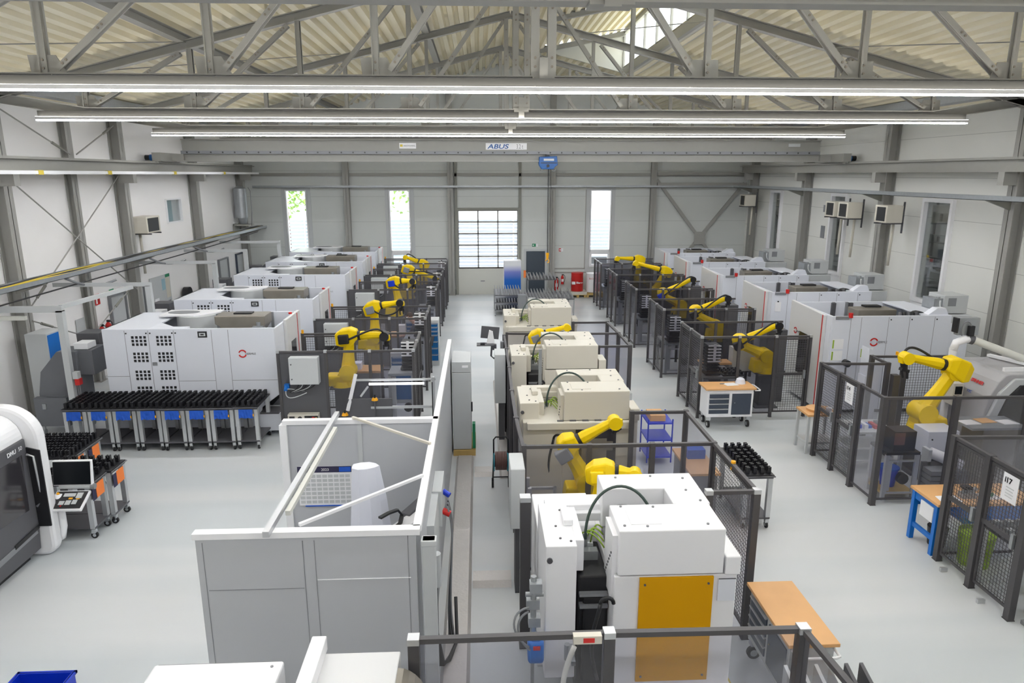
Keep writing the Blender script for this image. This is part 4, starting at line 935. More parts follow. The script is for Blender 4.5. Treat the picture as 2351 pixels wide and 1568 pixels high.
for y, lab in ((10.4, 'nearest cream compact machining centre, in the aisle behind the foreground robot'), (13.4, 'second cream compact machining centre, behind the nearest cream one'), (17.5, 'farthest cream compact machining centre, in front of the pin carts')):
    drill((0, y, 0), lab, 'cream', 'tall' if y == 13.4 else 'front', 'cream machines of the middle row')
# pneumatic unit and blue filter bowl left of the white machine
t = thing('pneumatic_unit', 'air service unit with bright blue bowl and coiled grey hoses beside the white machine', 'pneumatic unit', (.52, 6.1, 0), world=True)
b = B(); b.box(.44, .6, 5.98, 6.14, .85, 1.1); b.cyl((.52, 6.06, 1.1), (.52, 6.06, 1.12), .07); b.build('filter_bowl', 'blue', t, bevel=.03)
b = B(); b.box(.49, .56, 5.97, 5.98, 1.02, 1.06); b.build('maker_badge', 'red', t)
b = B(); b.cyl((.5, 6.12, 1.12), (.5, 6.12, 1.75), .03); b.box(.45, .57, 6.08, 6.18, 1.2, 1.3); b.box(.43, .56, 6.08, 6.16, 1.4, 1.5); b.cyl((.42, 6.12, 1.55), (.6, 6.12, 1.55), .025); b.box(.46, .58, 6.05, 6.15, 1.6, 1.7); b.build('regulator', 'galv', t)
b = B(); b.tube(bez((.45, 6.05, 1.45), (.25, 6.0, 1.45), (.25, 5.98, 1.2), (.45, 5.98, 1.05), 12), .012); b.tube(bez((.45, 6.08, 1.38), (.3, 6.0, 1.38), (.3, 5.98, 1.15), (.46, 5.98, 1.02), 12), .012); b.build('hose', 'mgrey', t)
b = B(); b.cyl((.5, 6.2, 0), (.5, 6.2, 1.1), .02); b.build('stand_pipe', 'galv', t)

# ---------------------------------------------------------------- robots of the middle row
robot((1.6,9.75,.75), (1.58,9.7,1.1), (1.3,9.7,1.58), (1.98,9.7,2.02), (2.0,9.72,1.85), 'yellow robot reaching towards the nearest cream machine, between two clear fences', 'mgrey', .17, hose=0, sc=1.0, wrist='yel', back=.1)
robot((1.5,8.35,.8), (1.5,8.35,1.2), (1.58,8.38,1.78), (1.98,8.3,1.82), (2.05,8.3,1.7), 'yellow robot half hidden behind the white machine', 'yel', .17, hose=0, sc=.82)
robot((1.45,15.1,.75), (1.4,15.1,1.2), (1.3,15.1,2.05), (1.93,15.1,2.28), (1.98,15.1,2.12), 'yellow robot in the middle row, its forearm raised above the second cream machine', 'mgrey', .17, hose=0, sc=.8, wrist='yel')

# ---------------------------------------------------------------- fences of the middle row
t = thing('machine_fence', 'long clear panelled fence across the very bottom of the view with dark rail', 'fence', (1, 4.9, 0), world=True)
run(t, [(-.56, 4.9), (1.02, 4.91), (2.62, 4.89)], h=2.0, kinds=['clear', 'clear'], w=.09, cap=True)
run(t, [(2.62, 4.89), (2.72, 3.6)], h=2.0, kinds=['clear'], w=.09)
b = B(); b.box(.72, .95, 4.84, 4.9, 1.93, 2.0, 0); b.box(.8, .89, 4.835, 4.84, 1.945, 1.985, 1); b.build('safety_switch', ['cream', 'red'], t)
t = thing('machine_fence', 'dark fence around the foreground robots between the white and the nearest cream machine', 'fence', (2, 8.9, 0), world=True)
run(t, [(.58, 8.92), (1.48, 8.92), (2.36, 8.92), (3.22, 8.92)], h=2.0, kinds=['clear', 'clear', 'clear'], w=.07, cap=False)
run(t, [(3.22, 8.92), (3.23, 7.42), (2.66, 7.42)], h=2.0, kinds=['mesh', 'clear'], w=.08, pitch=.05)


run(t, [(2.36, 10.25), (3.22, 10.25), (3.22, 8.92)], h=2.0, kinds=['clear', 'clear'], w=.07, cap=False, last=False)
post(t, .5, 7.4, 1.98, .12)
b = B(); b.cyl((3.23, 8.2, 1.9), (3.23, 8.2, 2.02), .03); b.build('signal_lamp', 'amber', t)
t = thing('machine_fence', 'dark fence beside the second cream machine with clear panels on the right', 'fence', (2, 15.8, 0), world=True)
run(t, [(.62, 15.9), (1.3, 15.85)], h=2.0, kinds=['clear'], w=.06, cap=False)
run(t, [(2.33, 17.05), (3.2, 17.05), (3.24, 15.8), (3.25, 14.55), (2.55, 14.55)], h=2.0, kinds=['clear', 'clear', 'clear', 'clear'], w=.08, cap=False, z0=.3)
run(t, [(2.45, 15.8), (3.24, 15.8)], h=2.0, kinds=['clear'], w=.06, cap=False)
t = thing('machine_fence', 'row of dark fence posts left of the cream machines along the aisle', 'fence', (.6, 13, 0), world=True)
run(t, [(.56, 15.9), (.56, 14.6), (.56, 13.1), (.54, 11.6), (.54, 10.2), (.58, 8.92)], h=1.95, kinds=['smoke']*5, w=.08, cap=False, last=False)
# green topped small conveyor at the second cream machine
b = B(); b.box(2.55, 3.05, 13.3, 13.7, 0, 1.3, 0); b.box(2.6, 3.0, 13.33, 13.68, 1.3, 1.33, 1); tag(b.build('parts_chute', ['lgrey', 'lime']), 'pale box with lime green tray beside the second cream machine', 'tray')
t = thing('electrical_cabinet', 'light grey cabinet mounted on the fence beside the hose reel', 'electrical box', (.47, 8.62, 0), world=True)
b = B(); b.box(.37, .56, 8.34, 8.9, 1.05, 1.9); b.build('enclosure', 'lgrey', t, bevel=.012)
b = B(); b.box(.44, .5, 8.5, 8.8, 0, 1.05); b.build('foot', 'dgrey', t)
for (y, lab) in ((14.0, 'pale grey cabinet beside the operator monitor'),):
    b = B(); b.box(.3, .52, 14.0, 14.55, .9, 1.95); b.box(.38, .5, 14.1, 14.5, 0, .9, 1); tag(b.build('electrical_cabinet', ['lgrey', 'dgrey']), lab, 'cabinet')
t = thing('operator_monitor', 'operator monitor on a swivel arm seen from behind, standing over the aisle', 'monitor', (.25, 15.2, 0), world=True)
b = B(); b.bar((.02, 15.2, 2.0), (.42, 15.2, 1.96), .05, .27, up=(0,0,1)); b.build('screen_housing', 'dgrey', t)
b = B(); b.prism([(.14, 1.75), (.32, 1.75), (.28, 2.02), (.2, 2.05)], 'y', 15.1, 15.16); b.build('bracket', 'white', t)
b = B(); b.box(-.08, .3, 14.98, 15.25, 1.72, 1.74); b.box(0, .1, 15, 15.1, 1.74, 1.78, 1); b.build('keyboard_tray', ['dgrey', 'black'], t)
b = B(); b.tube([(.26, 15.15, 1.75), (.24, 15.15, 1.45), (.3, 15.2, 1.38), (.5, 15.3, 1.5)], .02, 6); b.box(.24, .36, 15.1, 15.2, 1.6, 1.72); b.build('swivel_arm', 'dgrey', t)
b = B(); b.box(.45, .52, 15.25, 15.35, -.18, 1.75); b.build('stand_post', 'mgrey', t); t.location.z = .18
# hose reel
t = thing('hose_reel', 'hose reel cart with brown hose and teal drum on two wheels', 'hose reel', (.35, 11.85, 0), world=True)
b = B(); b.tube([(.2, 11.8, .12), (.22, 11.8, .6), (.22, 11.8, .95), (.26, 11.8, 1.0), (.44, 11.8, 1.0), (.48, 11.8, .95), (.48, 11.8, .6), (.5, 11.8, .12)], .015, 6); b.cyl((.2, 11.85, .2), (.5, 11.85, .2), .012); b.build('handle_frame', 'black', t)
b = B(); b.cyl((.22, 11.85, .52), (.48, 11.85, .52), .11, n=16)
for k in range(8): b.cyl((.25+k*.026, 11.85, .52), (.272+k*.026, 11.85, .52), .17, n=18)
b.build('wound_hose', 'brown', t)
b = B(); b.cyl((.215, 11.85, .52), (.235, 11.85, .52), .19, n=18); b.cyl((.465, 11.85, .52), (.485, 11.85, .52), .19, n=18); b.build('drum', 'teal', t)
for x in (.2, .5): b = B(); b.cyl((x-.02, 11.85, .09), (x+.02, 11.85, .09), .09, n=16); b.build('wheel', 'rub', t)
# floor channel cover with ramps
b = B(); b.prism([(-.5, 0), (-.46, .05), (-.2, .05), (-.16, 0)], 'y', 2.0, 13.25); tag(b.build('cable_channel_cover', 'tread'), 'long tread plate cable channel cover on the aisle floor', 'cover')
b = B(); b.prism([(.34, 0), (.38, .04), (.58, .04), (.62, 0)], 'y', 12.2, 18.6); tag(b.build('cable_channel_cover', 'tread'), 'brushed metal floor channel along the fence left of the cream machines', 'cover')
b = B(); b.prism([(8.64, 0), (8.7, .08), (8.95, .08), (9.0, 0)], 'x', -.14, .4); tag(b.build('cable_ramp', 'tread'), 'short tread plate ramp crossing the aisle in the foreground', 'ramp')
b = B(); b.prism([(12.3, 0), (12.36, .08), (12.62, .08), (12.68, 0)], 'x', -.14, .2); tag(b.build('cable_ramp', 'tread'), 'short tread plate ramp reaching the hose reel', 'ramp')

t = thing('support_post', 'slim galvanised post standing between the two nearest cream machines', 'post', (1.15, 12.95, 0)); b = B(); b.box(-.03, .03, -.03, .03, 0, 2.33); b.build('shaft', 'galv', t); b = B(); b.box(-.06, .06, -.06, .06, 0, .015); b.build('foot', 'galv', t)
t = thing('profile_table', 'low dark machine table with aluminium profile frame left of the foreground robots', 'table', (.95, 9.35, 0), world=True)
for x in (.68, 1.08):
    for y in (9.15, 9.5): b = B(); b.box(x-.025, x+.025, y-.025, y+.025, 0, 1.25 if x < 1 else 1.1); b.build('leg', 'alu', t)
b = B(); b.box(.66, 1.1, 9.13, 9.17, 1.06, 1.1); b.box(.66, 1.1, 9.48, 9.52, 1.06, 1.1); b.build('crossbar', 'alu', t)
b = B(); b.box(.72, 1.25, 9.2, 9.45, 0, .5); b.box(.75, 1.15, 9.2, 9.45, .5, .52, 1); b.build('table_body', ['dgrey', 'black'], t)
# ================================================================ TRAY CARTS
def caster(parent, x, y, r=.055):
    b = B(); b.cyl((x-.015, y, r), (x+.015, y, r), r, n=12, m=0); b.box(x-.03, x+.03, y-.03, y+.03, r+.035, .16, 1); b.cyl((x-.02, y, r), (x+.02, y, r), r*.5, n=8, m=1); b.build('caster', ['rub', 'chrome'], parent)
HB = B(); HB.box(-.026, .026, -.03, .03, 0, .035); HB.box(-.028, .028, -.034, -.012, .035, .115); HB.box(-.028, .028, .012, .034, .035, .115); HB.box(-.018, .018, -.012, .012, .035, .075)
hb = HB.build('workpiece_holder', 'blk2'); HMESH = hb.data; bpy.data.objects.remove(hb)
def cart(label, loc, rz=0, W=.46, D=.86, nx=4, ny=8, flap='cloth', group=None, hz=.94, legcol='alu', sheet=True):
    t = thing('tray_cart', label, 'cart', loc, rz=rz, group=group)
    b = B(); b.box(-W/2-.01, W/2+.01, -.02, D+.02, hz-.03, hz); b.build('tray', 'black', t); tr = t.children[-1]
    for i in range(nx):
        for j in range(ny):
            o = bpy.data.objects.new('workpiece_holder', HMESH); COL.objects.link(o); o.parent = tr
            o.location = ((i+.5)/nx*W - W/2, (j+.5)/ny*D, hz)
    for x in (-W/2+.035, W/2-.035):
        for y in (.04, D-.04):
            b = B(); b.box(x-.037, x+.037, y-.037, y+.037, .17, hz-.03); b.box(x-.006, x+.006, y-.034, y-.032, .17, hz-.04, 1); b.build('leg', [legcol, 'mgrey'], t)
            caster(t, x, y)
    b = B(); b.box(-W/2, W/2, 0, D, .17, .2); b.build('lower_shelf', 'dgrey', t)
    b = B(); b.box(-W/2, W/2, -.01, .01, hz-.06, hz-.03); b.cyl((-W/2-.02, -.03, hz-.02), (W/2+.02, -.03, hz-.02), .012); b.build('pull_bar', 'dgrey', t)
    if flap == 'cloth':
        b = B(); n = 6; vs = []
        for i in range(n+1):
            x = -W/2+.09 + (W-.18)*i/n
            for k, z in enumerate((hz-.05, hz-.15, hz-.24)): vs.append((x, -.035-.012*math.sin(i*1.7+k)*k, z+.012*math.sin(i*2.1)*(k == 2)))
        b.add(vs, [(i*3+k, (i+1)*3+k, (i+1)*3+k+1, i*3+k+1) for i in range(n) for k in range(2)])
        o = b.build('cloth_flap', 'cloth', t); so = o.modifiers.new('thick', 'SOLIDIFY'); so.thickness = .004
        b = B(); b.box(W/2-.09, W/2-.07, -.04, -.03, hz-.2, hz-.15); b.build('yellow_marker', 'amber', t)
    elif flap == 'orange':
        b = B(); b.box(-W/2+.12, W/2-.12, -.035, -.03, hz-.29, hz-.06); b.build('orange_sheet', 'orange', t)
        b = B(); b.box(-W/2+.02, -W/2+.12, -.03, -.02, hz-.3, hz-.08); b.build('blue_sleeve', 'nav_cloth', t)
    return t
C0 = cart('cart at the left end of the long row of black tray carts', (-8.3, 13.9, 0), group='row of tray carts in front of the nearest left machine')
ords = ['second', 'third', 'fourth', 'fifth', 'sixth', 'seventh']
for k in range(1, 8):
    c = copy_tree(C0, (-8.3+.493*k, 13.9, 0), label=('%s cart from the left in the long row of black tray carts' % ords[k-1]) if k < 7 else 'cart at the right end of the long row of black tray carts')
    if k in (4, 5, 6): c.location.y -= .02
C1 = cart('farthest of the carts with orange sheets beside the control panel', (-6.95, 12.05, 0), rz=PI/2, D=1.15, nx=4, ny=10, flap='orange', group='tray carts with orange sheets')
copy_tree(C1, (-6.95, 11.56, 0), label='second cart with orange sheet, half hidden by the screen of the control panel')
C2 = cart('cart with orange sheet standing nearest the open floor beside the control panel', (-6.0, 10.98, 0), rz=PI/2, D=.95, nx=3, ny=7, flap='orange', group='tray carts with orange sheets')
copy_tree(C2, (-6.08, 10.5, 0), label='nearest cart with orange sheet, right behind the keyboard of the control panel')
CW = cart('tray cart with black holders on the aisle right of the foreground fence', (4.42, 10.1, 0), D=1.15, nx=4, ny=8, flap='none')

# ================================================================ MILLING MACHINE AT THE LEFT EDGE
t = thing('milling_machine', 'rounded white and anthracite milling machine at the left edge, DMU 50 lettering', 'machine', (-7.8, 8.4, 0), world=True)
b = B(); b.prism([(-6.66, .1), (-6.62, .45)] + [(-7.0+.38*math.cos(a*PI/20), 1.89+.38*math.sin(a*PI/20)) for a in range(11)] + [(-9.4, 2.27), (-9.4, .1)], 'y', 7.0, 9.8); b.build('housing', 'white', t, bevel=.03)
b = B(); b.prism([(-6.62, .14), (-6.595, .45), (-6.595, 1.88), (-6.64, 1.9), (-6.7, 1.9), (-6.7, .14)], 'y', 7.0, 9.78); b.build('door_front', 'dgrey', t, bevel=.01)
b = B(); b.prism([(8.0, .92), (8.0, 1.66), (9.66, 1.68), (9.62, .84)], 'x', -6.594, -6.588); b.build('door_window', 'glassd', t)
b = B(); b.prism([(7.0, .36), (9.7, .5), (9.72, .42), (7.0, .26)], 'x', -6.594, -6.586); b.build('light_stripe', 'mgrey', t)
b = B(); b.prism([(9.2, .5), (9.76, .54), (9.76, .48), (9.2, .44)], 'x', -6.59, -6.58); pl = b.build('name_strip', 'black', t)
b = B(); b.tube([(-6.58, 9.74, 1.66), (-6.5, 9.76, 1.62), (-6.5, 9.8, .9), (-6.58, 9.78, .82)], .018, 8); b.build('door_handle', 'alu', t)
text('DMU', .085, 'paper', t, (-6.585, 9.36, 1.76), (PI/2, 0, PI/2), bold=.003, ext=.001, name='model_lettering'); text('50', .085, 'paper', t, (-6.585, 9.60, 1.76), (PI/2, 0, PI/2), ext=.001, name='model_lettering')
b = B(); pr = [(-9.4, 0)] + [(-6.6+.18*math.sin(a*PI/12), .18-.18*math.cos(a*PI/12)) for a in range(7)] + [(-6.92+.5*math.cos(a*PI/24), 1.86+.5*math.sin(a*PI/24)) for a in range(13)] + [(-9.4, 2.36)]
b.prism(pr, 'y', 9.8, 10.0); b.build('end_frame', 'white', t, bevel=.05)
b = B(); b.prism([(-6.6, .5), (-6.42, .5), (-6.415, 1.7), (-6.6, 1.75)], 'y', 9.775, 9.8); b.build('dark_edge', 'black', t)
b = B(); b.box(-9.2, -7.2, 7.3, 9.6, 2.27, 2.3, 0); b.box(-8.9, -7.4, 7.5, 9.3, 2.3, 2.31, 1); b.build('roof_tray', ['cream', 'mgrey'], t)
b = B(); b.box(-9.2, -6.75, 7.0, 9.7, 0, .1); b.build('base', 'black', t)
b = B(); b.tube([(-6.9, 10.05, .12), (-6.6, 10.05, .1), (-6.46, 10.05, .18), (-6.42, 10.05, .35), (-6.42, 10.05, .88)], .055, 12); b.build('support_arm', 'white', t)
# control panel
cp = thing('operator_console', 'operator panel with tilted black screen and keyboard on a white arm', 'control panel', (-6.25, 10.1, .9), world=True)
def kb(u, v, w): return (-6.47+.5*u-.05*(1-v), 9.86+.25*v-.035*w, .7+.21*v+.04*w)
def kslab(b, u0, u1, v0, v1, w0, w1):
    vs = [kb(u, v, w) for w in (w0, w1) for (u, v) in ((u0, v0), (u1, v0), (u1, v1), (u0, v1))]
    return b.add(vs, [(3,2,1,0),(4,5,6,7),(0,1,5,4),(1,2,6,5),(2,3,7,6),(3,0,4,7)])
b = B(); kslab(b, 0, 1, 0, 1, -1, 0); b.build('keyboard_housing', 'white', cp, bevel=.012)
b = B(); kslab(b, .04, .96, .1, .95, 0, .12); b.build('keyboard_face', 'black', cp)
for (x0, x1, y0, y1, c) in ((-6.32, -6.14, 9.98, 10.04, 'lgrey'), (-6.12, -6.03, 9.95, 10.05, 'lgrey'), (-6.34, -6.26, 9.83, 9.9, 'lgrey'), (-6.24, -6.16, 9.83, 9.91, 'lgrey'), (-6.14, -6.07, 9.84, 9.92, 'lgrey'), (-6.22, -6.16, 9.93, 9.96, 'amber'), (-6.1, -6.05, 9.93, 9.945, 'amber'), (-6.3, -6.28, 9.8, 9.82, 'red'), (-6.45, -6.4, 9.8, 9.86, 'mgrey')):
    b = B(); kslab(b, (x0+6.48)*1.9, (x1+6.48)*1.9, (y0-9.73)*2.7, (y1-9.73)*2.7, .12, .3); b.build('key_block', c, cp)
b = B(); b.cyl(kb(.13, .8, .1), kb(.13, .8, .8), .02); b.build('stop_button', 'amber', cp)
b = B(); b.prism([(10.13, .98), (10.2, 1.36), (10.25, 1.36), (10.2, .96)], 'x', -6.53, -5.95); b.build('screen_housing', 'white', cp, bevel=.012)
b = B(); b.add([(-6.515, 10.132, 1.0), (-5.965, 10.132, 1.0), (-5.965, 10.193, 1.345), (-6.515, 10.193, 1.345), (-6.515, 10.122, 1.0), (-5.965, 10.122, 1.0), (-5.965, 10.183, 1.345), (-6.515, 10.183, 1.345)], [(0,1,2,3),(7,6,5,4),(0,4,5,1),(1,5,6,2),(2,6,7,3),(3,7,4,0)]); b.build('screen', 'screen', cp)
b = B(); b.cyl((-6.45, 10.16, .95), (-5.95, 10.16, .95), .035); b.cyl((-5.98, 10.16, .95), (-5.92, 10.16, .95), .045, m=1); b.build('hinge', ['lgrey', 'mgrey'], cp)

# ================================================================ MEASURING BOOTH
t = thing('measuring_booth', 'light grey panelled measuring booth with open top in the left foreground', 'booth', (-1.7, 7.7, 0), world=True)
b = B(); b.box(-2.72, -.64, 6.11, 6.17, 0, 2.24); b.build('front_wall', 'pan', t)
b = B()
b.box(-1.72, -1.715, 6.106, 6.11, 0, 2.2); b.box(-1.61, -1.605, 6.106, 6.11, 0, 2.2); b.box(-2.66, -2.655, 6.106, 6.11, 0, 2.2); b.box(-1.6, -.7, 6.104, 6.11, 1.775, 1.782, 1); b.box(-2.64, -1.73, 6.105, 6.11, 1.69, 1.695); b.box(-.72, -.715, 6.105, 6.11, 0, 2.24)
b.build('panel_joint', ['mgrey', 'white'], t)
b = B(); b.box(-2.74, -.6, 6.09, 6.19, 2.24, 2.3); b.build('front_cap', 'white', t)
b = B(); b.box(-2.72, -.64, 9.22, 9.28, 0, 2.24); b.build('back_wall', 'pan', t)
b = B(); b.box(-2.74, -.6, 9.2, 9.3, 2.24, 2.3); b.box(-2.78, -2.68, 9.18, 9.3, 0, 2.24); b.build('back_cap', 'white', t)
b = B(); b.box(-1.72, -1.66, 9.21, 9.22, 0, 2.24); b.build('wall_seam', 'lgrey', t)
b = B(); b.box(-.66, -.6, 6.17, 14.0, 0, 2.24); b.build('side_wall', 'pan', t)
b = B(); b.box(-.67, -.59, 6.17, 14.0, 2.24, 2.3); b.build('side_cap', 'white', t)
b = B(); b.bar((-2.02, 6.0, 2.33), (-2.02, 9.4, 2.33), .06, .06); b.build('roof_profile', 'alu', t)
b = B(); b.bar((-1.95, 6.5, 2.29), (-1.95, 8.9, 2.29), .05, .05); b.build('strip_lamp', 'frosted', t)
b = B(); b.bar((-1.78, 9.25, 2.32), (-.64, 8.23, 2.32), .035, .03); b.build('corner_brace', 'cream', t)
b = B(); b.bar((-1.76, 6.2, 2.32), (-.66, 7.28, 2.32), .035, .03); b.build('corner_brace', 'white', t)
b = B(); b.box(-.58, -.45, 6.05, 6.15, 0, 2.2); b.box(-.59, -.44, 6.04, 6.16, 2.14, 2.2); b.build('outer_profile', 'lgrey', t, bevel=.008)
b = B(); b.box(-.6, -.48, 7.7, 8.3, 1.45, 1.92); b.build('socket_box', 'lgrey', t, bevel=.008)
b = B(); b.cyl((-.48, 8.0, 1.78), (-.4, 7.96, 1.74), .035); b.build('blue_plug', 'crate', t); b = B(); b.cyl((-.48, 7.8, 1.62), (-.39, 7.78, 1.58), .04); b.build('red_plug', 'red', t)
b = B()
for k in range(5): b.tube(bez((-.42, 7.95-k*.05, 1.7), (-.3, 7.9, 1.2), (-.45, 7.6-k*.04, .8), (-.42+k*.015, 7.5, .1), 12), .011, 5, k % 2)
b.build('hanging_cable', ['mgrey', 'black'], t)
b = B(); b.box(-.6, -.52, 6.9, 7.7, 1.2, 1.9); b.cyl((-.53, 7.1, 1.45), (-.53, 7.1, 1.05), .06, n=16); b.build('cable_duct', 'lgrey', t)
b = B()
for k in range(3): b.tube([(-.53, 7.05, 1.05), (-.53, 7.0, .5), (-.5+k*.02, 6.95, .12), (-.4, 7.1+k*.03, .06), (-.32, 7.4, .1), (-.34, 7.7, .5)], .022, 6)
b.build('corrugated_hose', 'black', t)
c = thing('wall_calendar', 'large 2023 wall calendar with navy header on the booth back wall', 'calendar', (-2.2, 9.2, 1.3), world=True)
b = B(); b.box(-2.58, -1.83, 9.2, 9.21, 1.03, 1.62); b.build('sheet', 'paper', c)
b = B(); b.box(-2.58, -1.83, 9.195, 9.2, 1.53, 1.62); hd = b.build('header', 'nav_cloth', c); text('2023', .055, 'paper', hd, (-2.25, 9.192, 1.555), name='calendar_lettering', ext=.001)
b = B(); b.box(-2.0, -1.84, 9.19, 9.195, 1.54, 1.61); b.build('header_picture', 'cloth', c)
b = B()
for i in range(9):
    for j in range(7): b.box(-2.56+i*.08, -2.495+i*.08, 9.197, 9.2, 1.06+j*.065, 1.105+j*.065)
b.build('month_grid', 'lgrey', c, kind='stuff')
b = B(); b.box(-2.5, -1.82, 9.19, 9.2, 1.015, 1.03); b.build('bottom_strip', 'cloth', c)
m = thing('wrapped_column', 'tall white wrapped column of the measuring machine inside the booth', 'machine', (-1.45, 8.2, 0), world=True)
b = B(); n = 10
def ringp(z, r, e=0): return [(-1.45+e+r*(1+.12*math.cos(3*a))*math.cos(a), 8.2+r*(1+.1*math.sin(2*a))*math.sin(a)*.7, z) for a in [2*PI*i/n for i in range(n)]]
vs = ringp(0, .3)+ringp(1.0, .27)+ringp(1.6, .22)+ringp(2.05, .17, -.02)
b.add(vs, [(k*n+i, k*n+(i+1) % n, (k+1)*n+(i+1) % n, (k+1)*n+i) for k in range(3) for i in range(n)]+[tuple(3*n+i for i in range(n))], 0, False); b.build('wrapping', 'foil', m)
b = B(); b.box(-1.52, -1.47, 7.96, 7.99, 1.15, 1.25); b.build('blue_mark', 'cloth', m)
m = thing('measuring_machine', 'measuring machine bridge with black cable chain inside the booth', 'machine', (-1.1, 7.9, 0), world=True)
b = B(); b.bar((-1.5, 7.2, 1.25), (-.75, 8.3, 1.32), .2, .16); b.box(-1.12, -.7, 7.0, 8.5, 0, .85); b.build('bridge', 'white', m, bevel=.02)
b = B(); b.bar((-.98, 8.15, 1.38), (-.78, 8.5, 1.42), .14, .06); b.build('drive_cover', 'dgrey', m, bevel=.01)
b = B(); pts = [(-1.28, 7.5, 1.36), (-1.12, 7.74, 1.36), (-1.02, 7.95, 1.38), (-1.0, 8.02, 1.46), (-1.05, 8.0, 1.54), (-1.15, 7.9, 1.55), (-1.24, 7.78, 1.55)]
for p, q in zip(pts, pts[1:]): b.bar(p, q, .05, .025)
b.build('cable_chain', 'black', m)
b = B(); b.cyl((-1.8, 9.1, 0), (-1.8, 9.1, 1.15), .015); tag(b.build('broom_stick', 'brown'), 'brown wooden stick leaning beside the calendar', 'stick')
t = thing('aisle_cabinet', 'tall light grey cabinet on a pallet in the aisle behind the booth wall', 'cabinet', (-.43, 13.9, 0), world=True)
b = B(); b.box(-.57, -.2, 13.4, 14.3, .12, 1.75); b.build('lower_body', 'lgrey', t, bevel=.01); b = B(); b.box(-.57, -.2, 13.4, 14.3, 1.76, 1.97); b.box(-.37, -.25, 13.393, 13.4, 1.85, 1.9, 1); b.build('top_module', ['lgrey', 'paper'], t, bevel=.01)
b = B(); b.box(-.2, -.17, 13.5, 13.52, .9, 1.1); b.build('latch', 'black', t)
b = B(); b.box(-.57, -.12, 13.35, 14.4, 0, .11); tag(b.build('pallet', 'pallet'), 'flat wooden pallet under the tall aisle cabinet', 'pallet')
b = B(); b.box(-.18, -.12, 13.45, 13.6, .12, .65); tag(b.build('green_strip', 'green'), 'green strip at the side of the tall aisle cabinet', 'strip')
# clutter just behind the booth: profile frame with light tube and warning lamps
t = thing('aluminium_stand', 'aluminium profile frame with white light tube behind the booth', 'frame', (-1.8, 14.0, 0), world=True)
b = B(); b.bar((-2.78, 13.95, .8), (-2.6, 14.1, 1.55), .06, .05); b.build('upright', 'white', t)
b = B(); b.bar((-2.65, 14.1, 1.42), (-.95, 14.1, 1.42), .04, .04); b.bar((-2.3, 14.0, .85), (-.98, 14.0, .85), .05, .05); b.build('crossbar', 'alu', t)
b = B(); b.cyl((-2.32, 14.0, 1.36), (-1.18, 14.0, 1.36), .026); b.build('light_tube', 'tube', t)
b = B(); b.box(-1.02, -.96, 13.95, 14.05, 0, 1.5); b.box(-1.02, -1.0, 13.94, 13.95, .5, 1.4, 1); b.build('slotted_upright', ['alu', 'black'], t)
b = B(); b.box(-1.86, -1.0, 13.9, 13.92, .45, .62); b.build('perforated_sheet', 'galv', t)
b = B(); b.bar((-2.35, 14.0, 1.3), (-2.5, 14.0, 1.1), .08, .04); b.build('short_arm', 'alu', t)
b = B(); b.box(-2.78, -1.86, 13.98, 14.02, 0, 1.04); tag(b.build('cover_sheet', 'dgrey'), 'dark grey sheet metal board standing behind the booth wall', 'panel')
for (x, z, lab) in ((-2.2, 1.04, 'amber beacon lamp on top of the dark grey board'), (-2.83, .72, 'amber beacon lamp left of the dark grey board')):
    t = thing('beacon_lamp', lab, 'lamp', (x, 13.9, z)); b = B(); b.cyl((0,0,0), (0,0,.05), .07, .05, n=14); b.build('lamp_dome', 'amber', t)
    b = B(); b.cyl((0,0,.05), (0,0,.12), .02); b.build('lamp_neck', 'black', t); b = B(); b.cyl((0,0,-z), (0,0,0), .015); b.build('lamp_stem', 'dgrey', t)

# ================================================================ BOTTOM EDGE
t = thing('machine_cover', 'white sheet metal machine top at the lower edge left of the grey rounded one', 'cover', (-2.1, 4.5, 0)); b = B(); b.box(-.52, .5, -.5, .43, 0, 1.8); b.build('housing', 'white', t, bevel=.02)
b = B(); b.box(-.5, .48, .44, .448, 1.6, 1.78); b.cyl((.42, .36, 1.8), (.42, .36, 1.806), .012); b.build('edge_joint', 'mgrey', t)
t = thing('machine_cover', 'pale grey machine top with raised bar and curved right flank at the lower edge', 'cover', (-1.0, 4.5, 0))
b = B(); b.box(-.32, .32, -.5, .5, 0, 1.8); b.build('housing', 'mwhite2', t, bevel=.01)
b = B(); b.box(-.4, -.28, -.45, .55, 1.8, 1.93); b.build('raised_bar', 'white', t, bevel=.01)
b = B(); n = 10; b.prism([(.32, 1.8)] + [(.32+.3*math.sin(PI/2*i/n), 1.2+.6*math.cos(PI/2*i/n)) for i in range(n+1)] + [(.62, .9), (.32, .9)], 'y', -.5, .3); b.build('curved_flank', 'steel_b', t)
b = B(); z0 = 0
b.prism([(-5.06, 6.36), (-4.47, 6.36), (-4.47, 6.78), (-5.06, 6.78)], 'z', 0, .02)
b.box(-5.06, -4.47, 6.36, 6.38, .02, .32); b.box(-5.06, -4.47, 6.76, 6.78, .02, .32); b.box(-5.06, -5.04, 6.38, 6.76, .02, .32); b.box(-4.49, -4.47, 6.38, 6.76, .02, .32)
b.frame('y', 6.355, -5.08, -4.45, .28, .32, .02, .03); b.box(-5.08, -4.45, 6.77, 6.8, .29, .32); b.box(-5.08, -5.05, 6.34, 6.8, .29, .32); b.box(-4.48, -4.45, 6.34, 6.8, .29, .32)
tag(b.build('storage_crate', 'crate'), 'bright blue open plastic crate on the floor in the lower left corner', 'crate')
t = thing('profile_rack', 'rack of upright toothed aluminium plates in the lower right by the bench', 'rack', (3.2, 5.3, 0), world=True)
b = B(); b.box(2.85, 3.75, 5.0, 5.6, .5, .56); b.build('rack_base', 'dgrey', t)
